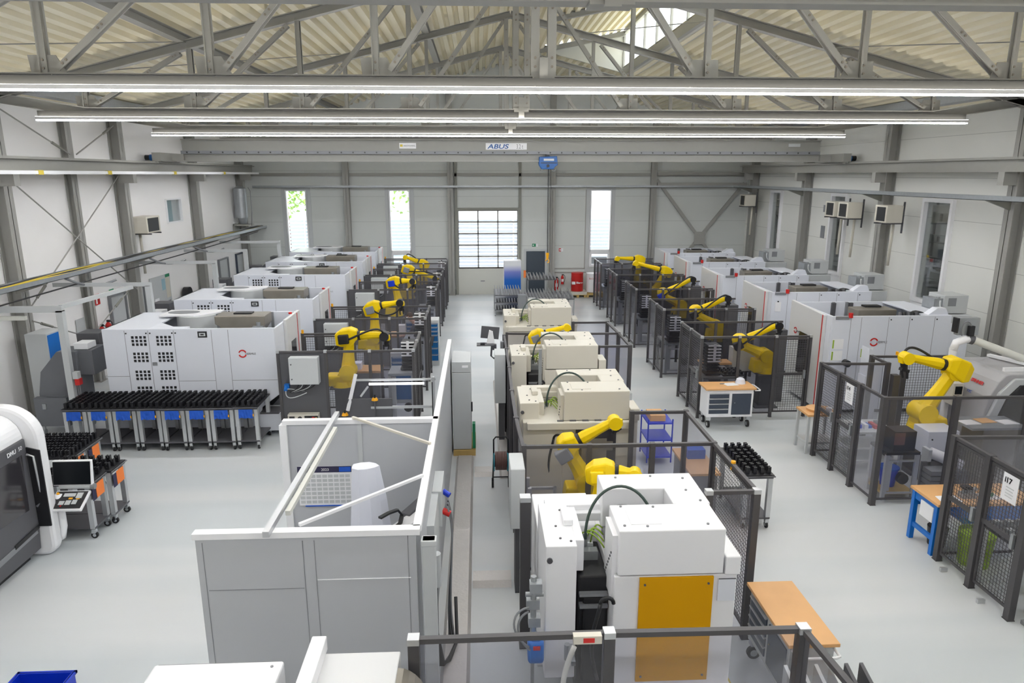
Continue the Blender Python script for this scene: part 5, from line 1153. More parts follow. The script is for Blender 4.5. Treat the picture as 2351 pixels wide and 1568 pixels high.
for k in range(6):
    x = 2.9+k*.15; b = B(); b.prism([(5.05, .56), (5.7, .56), (5.7, .98), (5.05, .78)], 'x', x, x+.035)
    o = b.build('toothed_plate', 'alu' if k < 4 else 'dgrey', t)
for x in (2.9, 3.7):
    for y in (5.05, 5.55): b = B(); b.box(x-.02, x+.02, y-.02, y+.02, 0, .5); b.build('leg', 'alu', t)

# dark clutter behind the foreground fence
t = thing('swarf_container', 'dark lumpy chip container with pale hose behind the foreground fence', 'container', (.75, 5.45, 0))
b = B(); n = 18; random.seed(3); vs = []
for i in range(n+1):
    for j in range(n+1): vs.append((-.45+.9*i/n, -.35+.6*j/n, .5 + .07*math.sin(i*1.3+j*.7) + .05*random.random()))
b.add(vs, [(i*(n+1)+j, (i+1)*(n+1)+j, (i+1)*(n+1)+j+1, i*(n+1)+j+1) for i in range(n) for j in range(n)]); b.build('swarf_heap', 'navy', t)
b = B(); b.box(-.46, .46, -.36, -.33, 0, .52); b.box(-.46, .46, .23, .26, 0, .52); b.box(-.46, -.43, -.33, .23, 0, .52); b.box(.43, .46, -.33, .23, 0, .52); b.box(-.43, .43, -.33, .23, 0, .03); b.build('container_wall', 'mgrey', t)
b = B(); b.tube(bez((.1, .2, 1.3), (-.1, .1, .9), (-.1, -.1, .55), (.45, -.1, .85), 16), .025, 8); b.build('hose', 'frosted', t)
# ================================================================ WORK BENCHES AND TABLES
def bench(label, loc, L, D, rz, h=.94, body='white', front='navy', rows=4, papers=False):
    t = thing('mobile_workbench', label, 'workbench', loc, rz=rz)
    b = B(); b.box(-L/2, L/2, -D/2, D/2, h-.04, h); b.build('worktop', 'wood', t, bevel=.004)
    b = B(); b.box(-L/2+.05, L/2-.05, -D/2+.04, D/2-.03, .26, h-.04); b.build('body', body, t, bevel=.006)
    z = h-.13; hh = (h-.13-.32)/rows
    for k in range(rows):
        b = B(); b.box(-L/2+.1, -.03, -D/2+.025, -D/2+.04, z-hh+.025, z); o = b.build('drawer', front, t); b = B(); b.box(-L/2+.1, -.03, -D/2+.01, -D/2+.03, z, z+.02); b.build('drawer_handle', 'alu', o); z -= hh
    b = B(); b.box(.04, L/2-.1, -D/2+.025, -D/2+.04, .32, h-.13); o = b.build('cabinet_door', front, t); b = B(); b.cyl((.1, -D/2+.015, .6), (.1, -D/2+.025, .6), .012, n=8); b.build('lock', 'chrome', o)
    for x in (-L/2+.12, L/2-.12):
        for y in (-D/2+.1, D/2-.1):
            b = B(); b.cyl((x, y-.02, .08), (x, y+.02, .08), .08, n=16) if 0 else b.cyl((x-.022, y, .08), (x+.022, y, .08), .08, n=16); b.cyl((x-.025, y, .08), (x+.025, y, .08), .045, n=12, m=1); b.box(x-.04, x+.04, y-.05, y+.05, .18, .26, 1); b.build('caster', ['rub', 'chrome'], t)
    b = B(); b.tube([(L/2-.02, -D/2+.05, h-.07), (L/2+.1, -D/2+.05, h-.07), (L/2+.12, -D/2+.1, h-.07), (L/2+.12, D/2-.1, h-.07), (L/2+.1, D/2-.05, h-.07), (L/2-.02, D/2-.05, h-.07)], .014, 8); b.build('push_handle', 'white', t)
    return t
bench('mobile workbench with beech top, drawers and dark door beside the nearest right cell', (5.6, 14.93, 0), 1.15, .56, 0)
bench('mobile workbench with beech top in the foreground right of the white machine', (3.37, 6.6, 0), 1.14, .54, -PI/2, body='lgrey')
b = B(); b.prism([(5.58, 14.86), (5.86, 14.9), (5.8, 15.1), (5.52, 15.05)], 'z', .94, .946); tag(b.build('paper_sheet', 'paper'), 'white sheet of paper on the workbench beside the nearest right cell', 'paper')
b = B(); b.cyl((5.95, 15.07, .94), (5.95, 15.07, 1.04), .12, .09, n=14); b.cyl((5.95, 15.07, 1.04), (5.95, 15.07, 1.07), .09, .04, n=14); tag(b.build('cloth_bundle', 'foil'), 'white rag bundle on the workbench beside the nearest right cell', 'rag')
b = B(); b.box(5.46, 5.56, 15.0, 15.03, .94, .955); tag(b.build('hand_tool', 'mgrey'), 'small dark tool lying left of the paper sheet', 'tool')
b = B(); b.box(2.7, 2.78, 4.98, 7.3, 0, .03); tag(b.build('floor_marking', 'yel3'), 'yellow floor edge strip between white machine and foreground workbench', 'strip')
t = thing('side_table', 'small light table with wooden top behind the i14 door', 'table', (6.95, 13.35, 0)); b = B(); b.box(-.32, .35, -.25, .3, .81, .85); b.build('table_top', 'wood', t)
for x in (-.28, .31):
    for y in (-.21, .26): b = B(); b.box(x-.025, x+.025, y-.025, y+.025, 0, .81); b.build('leg', 'lgrey', t)
b = B(); b.box(-.28, .31, -.2, .25, .2, .24); b.build('lower_shelf', 'lgrey', t)
b = B(); b.cyl((6.95, 13.4, .85), (6.95, 13.4, .9), .2, .22, n=20); tag(b.build('round_tray', 'wood'), 'round pale tray on the small table', 'tray')
b = B(); b.cyl((7.1, 13.2, .85), (7.1, 13.2, .97), .06, .06, n=14); tag(b.build('paper_cup', 'paper'), 'white cup on the small table', 'cup')
t = thing('blue_worktable', 'bright blue steel worktable with wooden top at the i17 door', 'table', (7.45, 9.47, 0), world=True)
b = B(); b.box(6.72, 8.3, 9.12, 9.8, .82, .86); b.build('table_top', 'wood', t)
for x in (6.78, 8.24):
    for y in (9.2, 9.74): b = B(); b.box(x-.035, x+.035, y-.035, y+.035, 0, .82); b.build('leg', 'blue', t)
b = B(); b.box(6.76, 6.8, 9.2, 9.74, .68, .82); b.box(6.76, 6.8, 9.2, 9.74, .22, .29); b.box(6.8, 8.2, 9.76, 9.79, .55, .82); b.box(6.8, 8.2, 9.17, 9.2, .72, .82); b.box(7.2, 8.1, 9.2, 9.7, .5, .8); b.build('frame', 'blue', t)
b = B(); b.box(6.745, 6.76, 9.25, 9.55, .5, .74); tag(b.build('notice_sheet', 'paper'), 'white notice sheet hung at the side of the blue worktable', 'paper')
b = B(); b.prism([(6.82, 9.18), (7.15, 9.2), (7.15, 9.42), (6.85, 9.4)], 'z', .86, .864); tag(b.build('paper_sheet', 'paper'), 'white paper sheet on the corner of the blue worktable', 'paper')
b = B(); b.box(7.5, 7.8, 9.25, 9.45, .86, .868); tag(b.build('paper_sheet', 'paper'), 'papers on the blue worktable behind the i17 sign', 'paper')
b = B(); b.cyl((7.7, 9.35, .868), (7.7, 9.35, .92), .02); tag(b.build('green_marker', 'green'), 'green cap standing on the blue worktable', 'marker')
t = thing('clamping_fixture', 'small silver clamping fixture on the blue worktable', 'fixture', (7.32, 9.35, .86)); b = B(); b.box(-.12, .1, -.06, .06, 0, .08); b.cyl((-.05, 0, .08), (-.02, 0, .16), .04); b.cyl((.05, 0, .1), (.12, 0, .14), .03); b.build('fixture_body', 'galv', t); b = B(); b.box(-.1, .02, -.05, .05, .14, .19); b.build('clamp', 'black', t)
b = B(); b.cyl((7.05, 9.5, 0), (7.05, 9.5, .3), .12, .15, n=18); tag(b.build('waste_bin', 'black'), 'black waste bin under the blue worktable', 'bin')
b = B(); b.cyl((7.25, 8.95, .0), (7.25, 8.95, .5), .2, .24, n=18); tag(b.build('green_bin', 'lime'), 'green bin behind the left leaf of the i17 door', 'bin')
t = thing('holder_stand', 'aluminium profile stand with rows of silver holders behind the i17 door', 'stand', (7.35, 8.2, 0))
b = B(); b.box(-.4, .55, -.35, .4, .84, .88); b.build('top_plate', 'dgrey', t)
for x in (-.35, .5):
    for y in (-.3, .35): b = B(); b.box(x-.05, x+.05, y-.05, y+.05, 0, .84); b.build('leg', 'alu', t)
for i in range(5):
    for j in range(3): b = B(); b.box(-.3+i*.17, -.22+i*.17, -.28+j*.24, -.2+j*.24, .88, .96); b.build('holder', 'galv', t)

# ================================================================ FRONT RIGHT CELL
t = thing('cell_fence', 'front right cell fence with i14 sign on its double mesh door', 'fence', (6.78, 10.85, 0), world=True)
run(t, [(6.78, 13.05), (6.78, 12.32), (6.78, 11.6)], h=1.97, kinds=['door', 'door'], w=.08, cap=False, last=False, pitch=.05)
run(t, [(6.78, 11.6), (6.78, 10.85), (8.02, 10.83), (9.3, 10.8), (10.6, 10.78)], h=1.97, kinds=['clear', 'clear', 'clear', 'smoke'], w=.09, cap=False)
run(t, [(6.78, 13.05), (8.08, 12.98), (8.08, 13.55)], h=1.97, kinds=['clear', 'none'], w=.08, cap=False, last=False)
run(t, [(8.08, 13.55), (8.75, 13.52), (9.75, 13.5)], h=1.97, kinds=['none', 'mesh'], w=.08, cap=False)
b = B(); b.cyl((8.6, 13.55, 1.97), (8.6, 13.55, 2.04), .03); b.build('signal_lamp', 'amber', t)
b = B(); b.box(8.12, 8.25, 12.8, 12.93, 0, 1.75); tag(b.build('machine_pillar', 'post'), 'dark pillar behind the arm of the front right robot', 'pillar')
def sign(txt, y, z, lab):
    s = thing('door_sign', lab, 'sign', (6.73, y, z), world=True)
    b = B(); b.box(6.725, 6.73, y-.13, y+.13, z-.2, z+.16); b.build('sheet', 'paper', s); text(txt, .1, 'black', s, (6.722, y+.1, z+.04), (PI/2, 0, -PI/2), ext=.001, bold=.003)
    b = B()
    for k in range(4): b.box(6.722, 6.725, y-.07+.01*(k % 2), y+.06, z-.02-k*.04, z-.008-k*.04)
    b.build('text_line', 'lgrey', s)
sign('i14', 11.86, 1.72, 'white sheet reading i14 on the double mesh door of the front right cell')
sign('i17', 7.9, 1.72, 'white sheet reading i17 on the mesh door at the right edge')
t = thing('cell_fence', 'mesh double door fence at the right edge carrying the i17 sign', 'fence', (6.78, 9.08, 0), world=True)
run(t, [(6.78, 9.06), (6.78, 8.36), (6.78, 7.62)], h=1.97, kinds=['door', 'door'], w=.09, cap=False, pitch=.05)
run(t, [(6.78, 9.06), (8.5, 9.0), (10.2, 9.0)], h=1.97, kinds=['clear', 'clear'], w=.08, cap=False, last=False)
run(t, [(8.95, 9.9), (8.95, 9.05)], h=1.97, kinds=['mesh'], w=.1, cap=True, last=False)
for y in (8.75, 7.98): b = B(); b.box(6.62, 6.72, y-.02, y+.02, 0, .06); b.build('door_stop', 'alu', t)
t = thing('edge_cabinet', 'pale grey cabinet at the right edge below the i17 sign', 'cabinet', (7.2, 7.2, 0)); b = B(); b.box(-.28, .5, -.3, .32, .05, .95); b.build('body', 'lgrey', t, bevel=.01); b = B(); b.box(-.32, .5, -.34, .34, 0, .05); b.build('foot', 'mgrey', t)
robot((8.45,12.25,.78), (8.39,12.2,1.2), (8.87,12.2,2.0), (7.93,12.2,2.27), (7.95,12.2,1.88), 'yellow robot of the front right cell, wrist reaching up left with black hose', 'yel', .18, sc=1.12)
t = thing('tray_magazine', 'dark stacked tray box on the aluminium stand in the front right cell', 'box', (7.35, 11.2, .9)); b = B(); b.box(-.18, .2, -.16, .16, 0, .36); b.build('box_body', 'black', t)
b = B(); b.box(-.19, .0, -.165, -.16, .12, .34); b.build('amber_window', 'brown', t)
stand('aluminium stand with dark box and blue bucket in the front right cell', (7.33, 11.25, 0), None, .9, .3, .26, 'black')
t = thing('bucket', 'blue bucket on the low shelf of the front right cell stand', 'bucket', (7.3, 11.3, .16)); b = B(); b.cyl((0,0,0), (0,0,.34), .12, .16, n=20, cap=True); b.build('bucket_body', 'crate', t); b = B(); b.cyl((0,0,.32), (0,0,.35), .17, .17, n=20); b.build('rim', 'cloth', t)
b = B(); b.box(7.05, 7.62, 11.02, 11.48, .1, .15); tag(b.build('shelf_board', 'pallet'), 'pale board under the blue bucket', 'board')
t = thing('long_table', 'light grey slatted table with parts behind the i14 door', 'table', (7.45, 12.4, 0)); b = B(); b.box(-.45, .4, -.35, .35, .83, .87); b.build('table_top', 'lgrey', t)
for x in (-.4, .35):
    for y in (-.3, .3): b = B(); b.box(x-.03, x+.03, y-.03, y+.03, 0, .83); b.build('leg', 'lgrey', t)
for z in (.25, .5): b = B(); b.box(-.42, .37, -.32, .32, z, z+.03); b.build('shelf', 'lgrey', t)
for k in range(6):
    c = ['galv', 'crate', 'paper', 'cloth', 'dred', 'mgrey'][k]; b = B(); b.box(7.1+k*.1, 7.17+k*.1, 12.2+.05*(k % 2), 12.45, .87, .87+.05+.02*(k % 3)); tag(b.build('small_part', c), '%s small part on the slatted table behind the i14 door' % {'galv':'silver','crate':'blue','paper':'white','cloth':'pale blue','dred':'red','mgrey':'grey'}[c], 'part')
t = thing('grey_cabinet', 'blue grey sheet cabinet in front of the front right robot', 'cabinet', (8.5, 11.75, 0)); b = B(); b.box(-.38, .2, -.2, .25, .55, 1.05); b.build('body', 'mwhite', t, bevel=.01); b = B(); b.cyl((-.3, -.21, .9), (-.3, -.2, .9), .015); b.build('lock', 'black', t); b = B(); b.box(-.3, .15, -.1, .2, 0, .55); b.build('foot', 'dgrey', t)
t = thing('steel_desk', 'stainless steel tub desk with papers in the front right cell', 'desk', (9.25, 11.62, 0)); b = B(); b.box(-.5, .55, -.3, .33, 1.15, 1.19); b.build('desk_top', 'galv', t); b = B(); b.box(-.25, .5, -.25, .3, .0, 1.15); b.build('tub', 'steel_b', t)
for (x, y, c, lab) in ((-.35, .0, 'paper', 'left'), (.0, .08, 'wood', 'middle brown'), (.35, -.02, 'paper', 'right')): b = B(); b.prism([(9.25+x-.14, 11.62+y-.12), (9.25+x+.16, 11.62+y-.1), (9.25+x+.12, 11.62+y+.14), (9.25+x-.16, 11.62+y+.1)], 'z', 1.19, 1.2); tag(b.build('document', c), '%s document lying on the steel desk' % lab, 'paper')
t = thing('paper_roll', 'white paper roll on a bracket in the front right cell', 'roll', (8.3, 11.3, .6)); b = B(); b.cyl((-.22, .1, .12), (.25, -.12, -.05), .1, n=20); b.build('roll', 'paper', t); b = B(); b.box(-.3, -.24, 0, .2, -.6, .2); b.build('bracket', 'lgrey', t)
t = thing('louvered_rack', 'dark grey louvered bin rack left of the i17 door post', 'rack', (8.2, 11.2, 0))
for k in range(5): b = B(); b.prism([(-.28, .02+k*.1), (.4, .02+k*.1), (.4, .1+k*.1), (-.28, .1+k*.1)], 'y', -.15-.0*k, .1); b.build('bin', 'mgrey', t)
b = B(); b.box(-.3, .42, .1, .14, 0, .58); b.build('back_panel', 'dgrey', t)
b = B(); b.cyl((8.9, 9.6, 0.4), (8.9, 9.6, 1.1), .28, .33, n=12); tag(b.build('waste_sack', 'yel3'), 'yellow translucent sack at the right edge behind the i17 fence', 'sack') if 0 else None
t = thing('waste_sack', 'crumpled yellow sack in a bin holder behind the i17 fence', 'sack', (8.3, 9.4, .86) if 0 else (9.3, 9.5, 0)); b = B(); n = 12
vs = []
for z, r in ((.0, .22), (.4, .27), (.8, .3), (1.05, .26)):
    vs += [(r*(1+.1*math.sin(3*a+z*5))*math.cos(a), r*(1+.12*math.cos(4*a))*math.sin(a), z) for a in [2*PI*i/n for i in range(n)]]
b.add(vs, [(k*n+i, k*n+(i+1) % n, (k+1)*n+(i+1) % n, (k+1)*n+i) for k in range(3) for i in range(n)]+[tuple(3*n+i for i in range(n)), tuple(range(n-1,-1,-1))]); b.build('sack', 'yel3', t)
# lathe
t = thing('turning_lathe', 'grey lathe with curved dark sliding door and red lettering at the right edge', 'machine', (11, 12.8, 0), world=True)
def pf(x0): return [(x0-.3, .2), (x0-.34, 1.0), (x0-.25, 1.5), (x0-.1, 1.8), (x0+.02, 1.93), (x0+.1, 1.95), (12.2, 1.95), (12.2, .2)]
b = B(); b.prism(pf(9.82), 'y', 12.1, 13.4); b.build('housing', 'lathe', t, bevel=.02)
b = B(); b.prism([(9.9, .2), (9.55, 1.1), (9.72, 1.6), (9.98, 1.88), (12.2, 1.88), (12.2, .2)], 'y', 12.03, 12.1); b.build('door_frame', 'lgrey', t, bevel=.02)
b = B(); b.prism([(10.0, .9), (9.72, 1.1), (9.86, 1.52), (10.08, 1.76), (12.1, 1.76), (12.1, .9)], 'y', 11.99, 12.04); b.build('door_window', 'black', t, bevel=.01)
b = B(); b.box(9.95, 12.1, 12.3, 12.36, 1.95, 2.02); b.bar((10.4, 13.35, 2.0), (10.9, 11.9, 2.0), .1, .05); b.build('roof_rail', 'white', t)
b = B(); b.box(9.8, 12.2, 12.0, 13.3, 0, .2); b.build('base', 'black', t)
text('SPINNER', .085, 'red', t, (9.63, 12.72, 1.66), (PI/2-.45, 0, -PI/2), ext=.002, bold=.004, name='maker_lettering')
text('TTC', .07, 'cloth', t, (9.53, 12.66, 1.46), (PI/2-.3, 0, -PI/2), ext=.002, name='model_lettering')
b = B(); b.box(9.3, 9.5, 12.7, 12.95, 1.15, 1.6); b.build('panel_box', 'cream', t, bevel=.01); b = B(); b.box(9.33, 9.47, 12.69, 12.7, 1.38, 1.54); b.build('panel_screen', 'screen', t); b = B(); b.box(9.33, 9.4, 12.68, 12.7, 1.24, 1.3); b.build('panel_key', 'red', t)
t = thing('swivel_arm_panel', 'control panel seen from behind on a white tubular swivel arm near the right wall', 'control panel', (9.5, 13.3, 0), world=True)
b = B(); b.cyl((9.38, 13.0, .2), (9.38, 13.0, 2.25), .07, n=16); b.tube([(9.38, 13.0, 2.2), (9.42, 13.0, 2.36), (9.6, 13.0, 2.42), (9.72, 13.0, 2.42)], .075, 12); b.build('post', 'white', t)
b = B(); b.cyl((9.72, 13.0, 2.42), (10.85, 12.7, 2.0), .075, n=16, m=0); b.cyl((9.66, 13.02, 2.43), (9.76, 12.99, 2.4), .09, n=14, m=1); b.cyl((10.78, 12.72, 2.03), (10.86, 12.7, 2.0), .09, n=14, m=1); b.build('boom', ['frosted', 'dgrey'], t)
b = B(); b.box(9.42, 9.85, 13.0, 13.12, 2.5, 2.85, 0); b.box(9.38, 9.42, 12.98, 13.14, 2.55, 2.85, 1); b.box(9.6, 9.72, 12.93, 13.0, 2.5, 2.7, 1); b.build('panel_back', ['galv', 'black'], t, bevel=.01)
b = B(); b.tube(bez((9.5, 12.98, 2.5), (9.4, 12.95, 2.8), (9.6, 12.95, 2.9), (9.66, 12.95, 2.65)), .012); b.build('cable', 'mgrey', t)
b = B(); b.cyl((9.38, 13.0, 0), (9.38, 13.0, .2), .09, n=16); b.build('post_foot', 'dgrey', t)
b = B(); b.prism([(8.62, 1.2), (8.9, 1.2), (8.78, 1.75), (8.62, 1.85)], 'y', 14.6, 14.9); b.box(8.6, 8.9, 14.6, 14.9, 0, 1.2); 
tag(b.build('measuring_terminal', 'mwhite'), 'slanted white terminal housing behind the front right fence', 'terminal')
t = thing('indicator_fan', 'black round fan unit in front of the nearest right machine', 'fan', (8.45, 15.1, 0)); b = B(); b.cyl((0, 0, 1.35), (0, .15, 1.35), .08, n=20); b.build('fan_body', 'black', t); b = B(); b.cyl((0, .08, 0), (0, .08, 1.25), .02); b.build('stand', 'dgrey', t)
# things seen through the foreground fence
t = thing('shelf_trolley', 'blue shelf trolley standing on the aisle beyond the foreground fence', 'trolley', (3.5, 13.0, 0)); b = B()
for z in (.15, .5, .85): b = B(); b.box(-.25, .25, -.3, .3, z, z+.03); b.build('shelf', 'crate', t)
for x in (-.24, .24):
    for y in (-.29, .29): b = B(); b.cyl((x, y, .05), (x, y, .95), .015); b.build('upright', 'crate', t); 
b = B(); b.box(3.32, 3.62, 12.8, 13.2, .88, 1.0); tag(b.build('carton', 'wood'), 'cardboard box on the top shelf of the blue trolley', 'box')
t = thing('work_bench', 'wooden topped drawer bench just outside the foreground fence', 'table', (3.62, 10.85, 0)); b = B(); b.box(-.25, .25, -.55, .55, .85, .89); b.build('worktop', 'wood', t); b = B(); b.box(-.22, .22, -.5, .5, .0, .85); b.build('body', 'mgrey', t)
b = B(); b.box(3.5, 3.8, 10.9, 11.2, .89, 1.05); tag(b.build('blue_box', 'cloth'), 'blue box on the bench just outside the foreground fence', 'box')
# ================================================================ LEFT WALL SIDE
def conveyor(label, loc):
    t = thing('chip_conveyor', label, 'conveyor', loc, group='grey chip conveyors of the left machines', world=False)
    b = B(); b.prism([(-.35, .25), (-.35, .9), (-.25, 1.4), (.15, 1.85), (.55, 1.85), (.55, .25)], 'y', -.2, .35); b.build('body', 'cgrey', t, bevel=.01)
    b = B(); b.prism([(-.4, .2), (.3, .2), (.3, .85), (-.4, .85)], 'y', -.35, -.2); b.box(-.1, .28, -.36, -.35, .88, .9); b.build('collection_box', 'cgrey', t, bevel=.01)
    b = B(); b.box(-.22, -.14, -.37, -.35, .6, .72); b.build('latch', 'galv', t)
    b = B(); b.box(.22, .72, .5, 1.0, 1.6, 2.1); b.box(.21, .73, .48, .5, 1.62, 1.8); b.build('discharge_head', 'dgrey', t, bevel=.01)
    b = B(); b.box(.55, .85, -.1, .5, 1.3, 1.85); b.build('incline', 'cgrey', t)
    b = B(); b.box(.45, .75, -.05, .3, 1.86, 2.0); b.build('white_cover', 'white', t, bevel=.01)
    for x in (-.3, .45):
        for y in (-.28, .3): b = B(); b.cyl((x-.02, y, .06), (x+.02, y, .06), .06, n=12); b.box(x-.02, x+.02, y-.02, y+.02, .08, .25); b.build('caster', 'galv', t)
    return t
V = conveyor('nearest grey chip conveyor beside the post of the nearest supply gantry', (-9.35, 15.3, 0))
for y, lab in ((19.0, 'second grey chip conveyor, between the first two left machines and the wall'), (23.6, 'third grey chip conveyor along the left wall'), (27.1, 'fourth grey chip conveyor along the left wall'), (30.4, 'farthest grey chip conveyor along the left wall')): copy_tree(V, (-9.35, y, 0), label=lab)
t = thing('chiller_cabinet', 'tall grey cabinet with bright blue square panel at the left wall', 'cabinet', (-10.0, 16.05, 0), world=True)
b = B(); b.box(-10.24, -9.76, 15.75, 16.42, .1, 2.1); b.build('body', 'lgrey', t, bevel=.01); b = B(); b.box(-9.76, -9.75, 15.78, 16.4, 1.3, 2.06); b.build('blue_panel', 'blue', t); b = B(); b.box(-10.2, -9.8, 15.8, 16.36, 0, .1); b.build('foot', 'black', t)
t = thing('canister', 'white translucent canister with red cap at the left edge', 'canister', (-8.75, 12.4, 0)); b = B(); b.box(-.18, .18, -.14, .14, 0, .6); b.build('canister_body', 'frosted', t, bevel=.03); b = B(); b.cyl((-.05, 0, .6), (-.05, 0, .64), .04); b.build('cap', 'red', t)
t = thing('supply_box', 'white box with orange strip at the left edge', 'box', (-9.45, 12.6, 0)); b = B(); b.box(-.25, .2, -.2, .2, 0, .75); b.build('box_body', 'white', t, bevel=.01); b = B(); b.box(-.15, .15, -.15, -.1, .75, .78); b.build('strip', 'orange', t)
def extinguisher(label, loc, s=1.0, group=None):
    t = thing('fire_extinguisher', label, 'fire extinguisher', loc, group=group); b = B(); b.cyl((0,0,0), (0,0,.42*s), .08*s, n=16); b.cyl((0,0,.42*s), (0,0,.5*s), .08*s, .03*s, n=16); b.build('cylinder', 'red', t)
    b = B(); b.box(-.03, .06, -.02, .02, .5*s, .56*s); b.cyl((0,0,.5*s), (0,0,.54*s), .025*s); b.build('valve', 'black', t)
    b = B(); b.tube(bez((.03, 0, .53*s), (.16, 0, .55*s), (.14, 0, .3*s), (.09, -.02, .12*s)), .012, 6); b.build('hose', 'black', t)
    b = B(); b.box(-.05, .05, -.083*s, -.08*s, .15*s, .3*s); b.build('label_plate', 'paper', t); return t
extinguisher('left fire extinguisher of the pair beside the left wall door', (-10.35, 19.15, 1.05), group='extinguishers at the left wall')
extinguisher('right fire extinguisher of the pair beside the left wall door', (-10.35, 19.5, 1.1), group='extinguishers at the left wall')
extinguisher('tall fire extinguisher closest to the column on the far wall', (3.66, 32.9, .2), 1.15)
extinguisher('smaller fire extinguisher right of the other one on the far wall', (3.95, 32.95, .48), .85)
for (x0, x1, y0, y1, z0, z1, c, lab) in ((XL+.02, XL+.03, 19.6, 19.85, 2.05, 2.35, 'red', 'red fire safety sign on the left wall'), (XL+.02, XL+.03, 20.4, 20.65, 2.22, 2.36, 'green', 'green exit sign above the left wall door'), (2.5, 2.68, YF-.02, YF-.01, 2.26, 2.4, 'green', 'green exit sign above the dark door'), (3.78, 3.88, YF-.02, YF-.01, 2.03, 2.18, 'red', 'small red and white extinguisher sign on the far wall')):
    t = thing('safety_sign', lab, 'sign', (x0, y0, z0), world=True); b = B(); b.box(x0, x1, y0, y1, z0, z1); b.build('sign_plate', c, t)
    b = B()
    if x1-x0 < .05: b.box(x1, x1+.004, y0+.04, y0+(y1-y0)*.45, z0+.03, z1-.03)
    else: b.box(x0+.03, x0+.09, y0-.004, y0, z0+.04, z1-.04); b.box(x1, x1+.1, y0, y1, z0, z1)
    b.build('pictogram', 'paper', t)
t = thing('notice_board', 'large notice board with green header and posted sheets on the left wall', 'board', (XL+.03, 23.6, 1.7), world=True)
b = B(); b.box(XL+.02, XL+.05, 22.9, 24.35, 1.1, 2.3); b.build('board', 'lgrey', t)
for (y0, y1, z0, z1, c) in ((24.0, 24.33, 2.2, 2.3, 'green'), (23.7, 23.95, 1.8, 2.18, 'teal_l'), (24.0, 24.3, 1.5, 2.18, 'cream'), (23.1, 23.4, 1.3, 1.6, 'paper'), (24.05, 24.25, 1.15, 1.4, 'mgrey')):
    b = B(); b.box(XL+.05, XL+.056, y0, y1, z0, z1); b.build('posted_sheet', c, t)
b = B(); b.box(XL+.02, XL+.03, 18.55, 18.95, 1.45, 1.85); tag(b.build('notice_sheet', 'lgrey'), 'framed grey notice between column and door on the left wall', 'paper')
b = B(); b.cyl((XL+.1, 25.3, 1.45), (XL+.3, 25.3, 1.45), .22, n=20); tag(b.build('wall_reel', 'black'), 'black round cable reel on the left wall behind the second machine', 'reel')
def acunit(label, loc, rz, group, wide=.75):
    t = thing('wall_fan_unit', label, 'air conditioner', loc, rz=rz, group=group); b = B(); b.box(-.25, .25, -wide/2, wide/2, 0, .5); b.build('casing', 'cream', t, bevel=.02)
    b = B(); b.box(.25, .256, -wide/2+.06, wide/2-.12, .05, .45); b.build('fan_grille', 'black', t)
    b = B(); b.box(-.35, .3, -wide/2+.1, -wide/2+.14, -.04, 0); b.box(-.35, .3, wide/2-.14, wide/2-.1, -.04, 0); b.box(-.35, -.31, -wide/2+.1, -wide/2+.14, -.3, .6); b.build('bracket', 'dgrey', t)
    b = B(); b.tube([(-.3, .2, -.02), (-.3, .22, -.5), (-.3, .24, -1.3)], .045, 6); b.build('pipe', 'cream', t)
    return t
acunit('cream fan heater box on a bracket high on the left wall', (-10.25, 22.2, 3.85), 0, None, .9)
for y, lab in ((20.2, 'nearest fan unit high on the right wall'), (22.4, 'middle fan unit on the right wall, right one of the close pair'), (23.25, 'left one of the close pair of fan units on the right wall'), (31.2, 'farthest fan unit in the far right corner')):
    o = acunit(lab, (12.0, y, 4.22), 0, 'fan units on the right wall', .62); o.scale = (-1, 1, 1)
for (y, z0, z1, lab) in ((25.4, 4.25, 4.5, 'small grey flush plate high on the right wall'), (25.45, 3.3, 3.75, 'larger grey flush plate on the right wall')):
    b = B(); b.box(XR-.02, XR-.001, y-.14, y+.14, z0, z1); tag(b.build('cover_plate', 'mgrey'), lab, 'plate')
t = thing('insulated_tank', 'silver insulated cylinder hanging upright in the far left corner', 'tank', (-10.35, 31.4, 3.5), world=True)
b = B(); b.cyl((-10.35, 31.4, 3.75), (-10.35, 31.4, 5.0), .27, n=24); b.cyl((-10.35, 31.4, 5.0), (-10.35, 31.4, 5.1), .27, .1, n=24); b.cyl((-10.3, 31.4, 3.5), (-10.3, 31.4, 3.75), .14, .2, n=16); b.build('tank_shell', 'galv', t)
b = B(); b.box(-10.65, -9.95, 31.1, 31.7, 3.42, 3.48); b.box(-10.65, -10.6, 31.1, 31.7, 3.2, 3.5); b.build('bracket', 'steel', t)
b = B(); b.tube([(-9.98, 31.4, 5.05), (-9.9, 31.4, 4.9), (-9.9, 31.4, 4.0), (-9.95, 31.4, 3.4)], .015); b.build('pipe', 'mgrey', t)

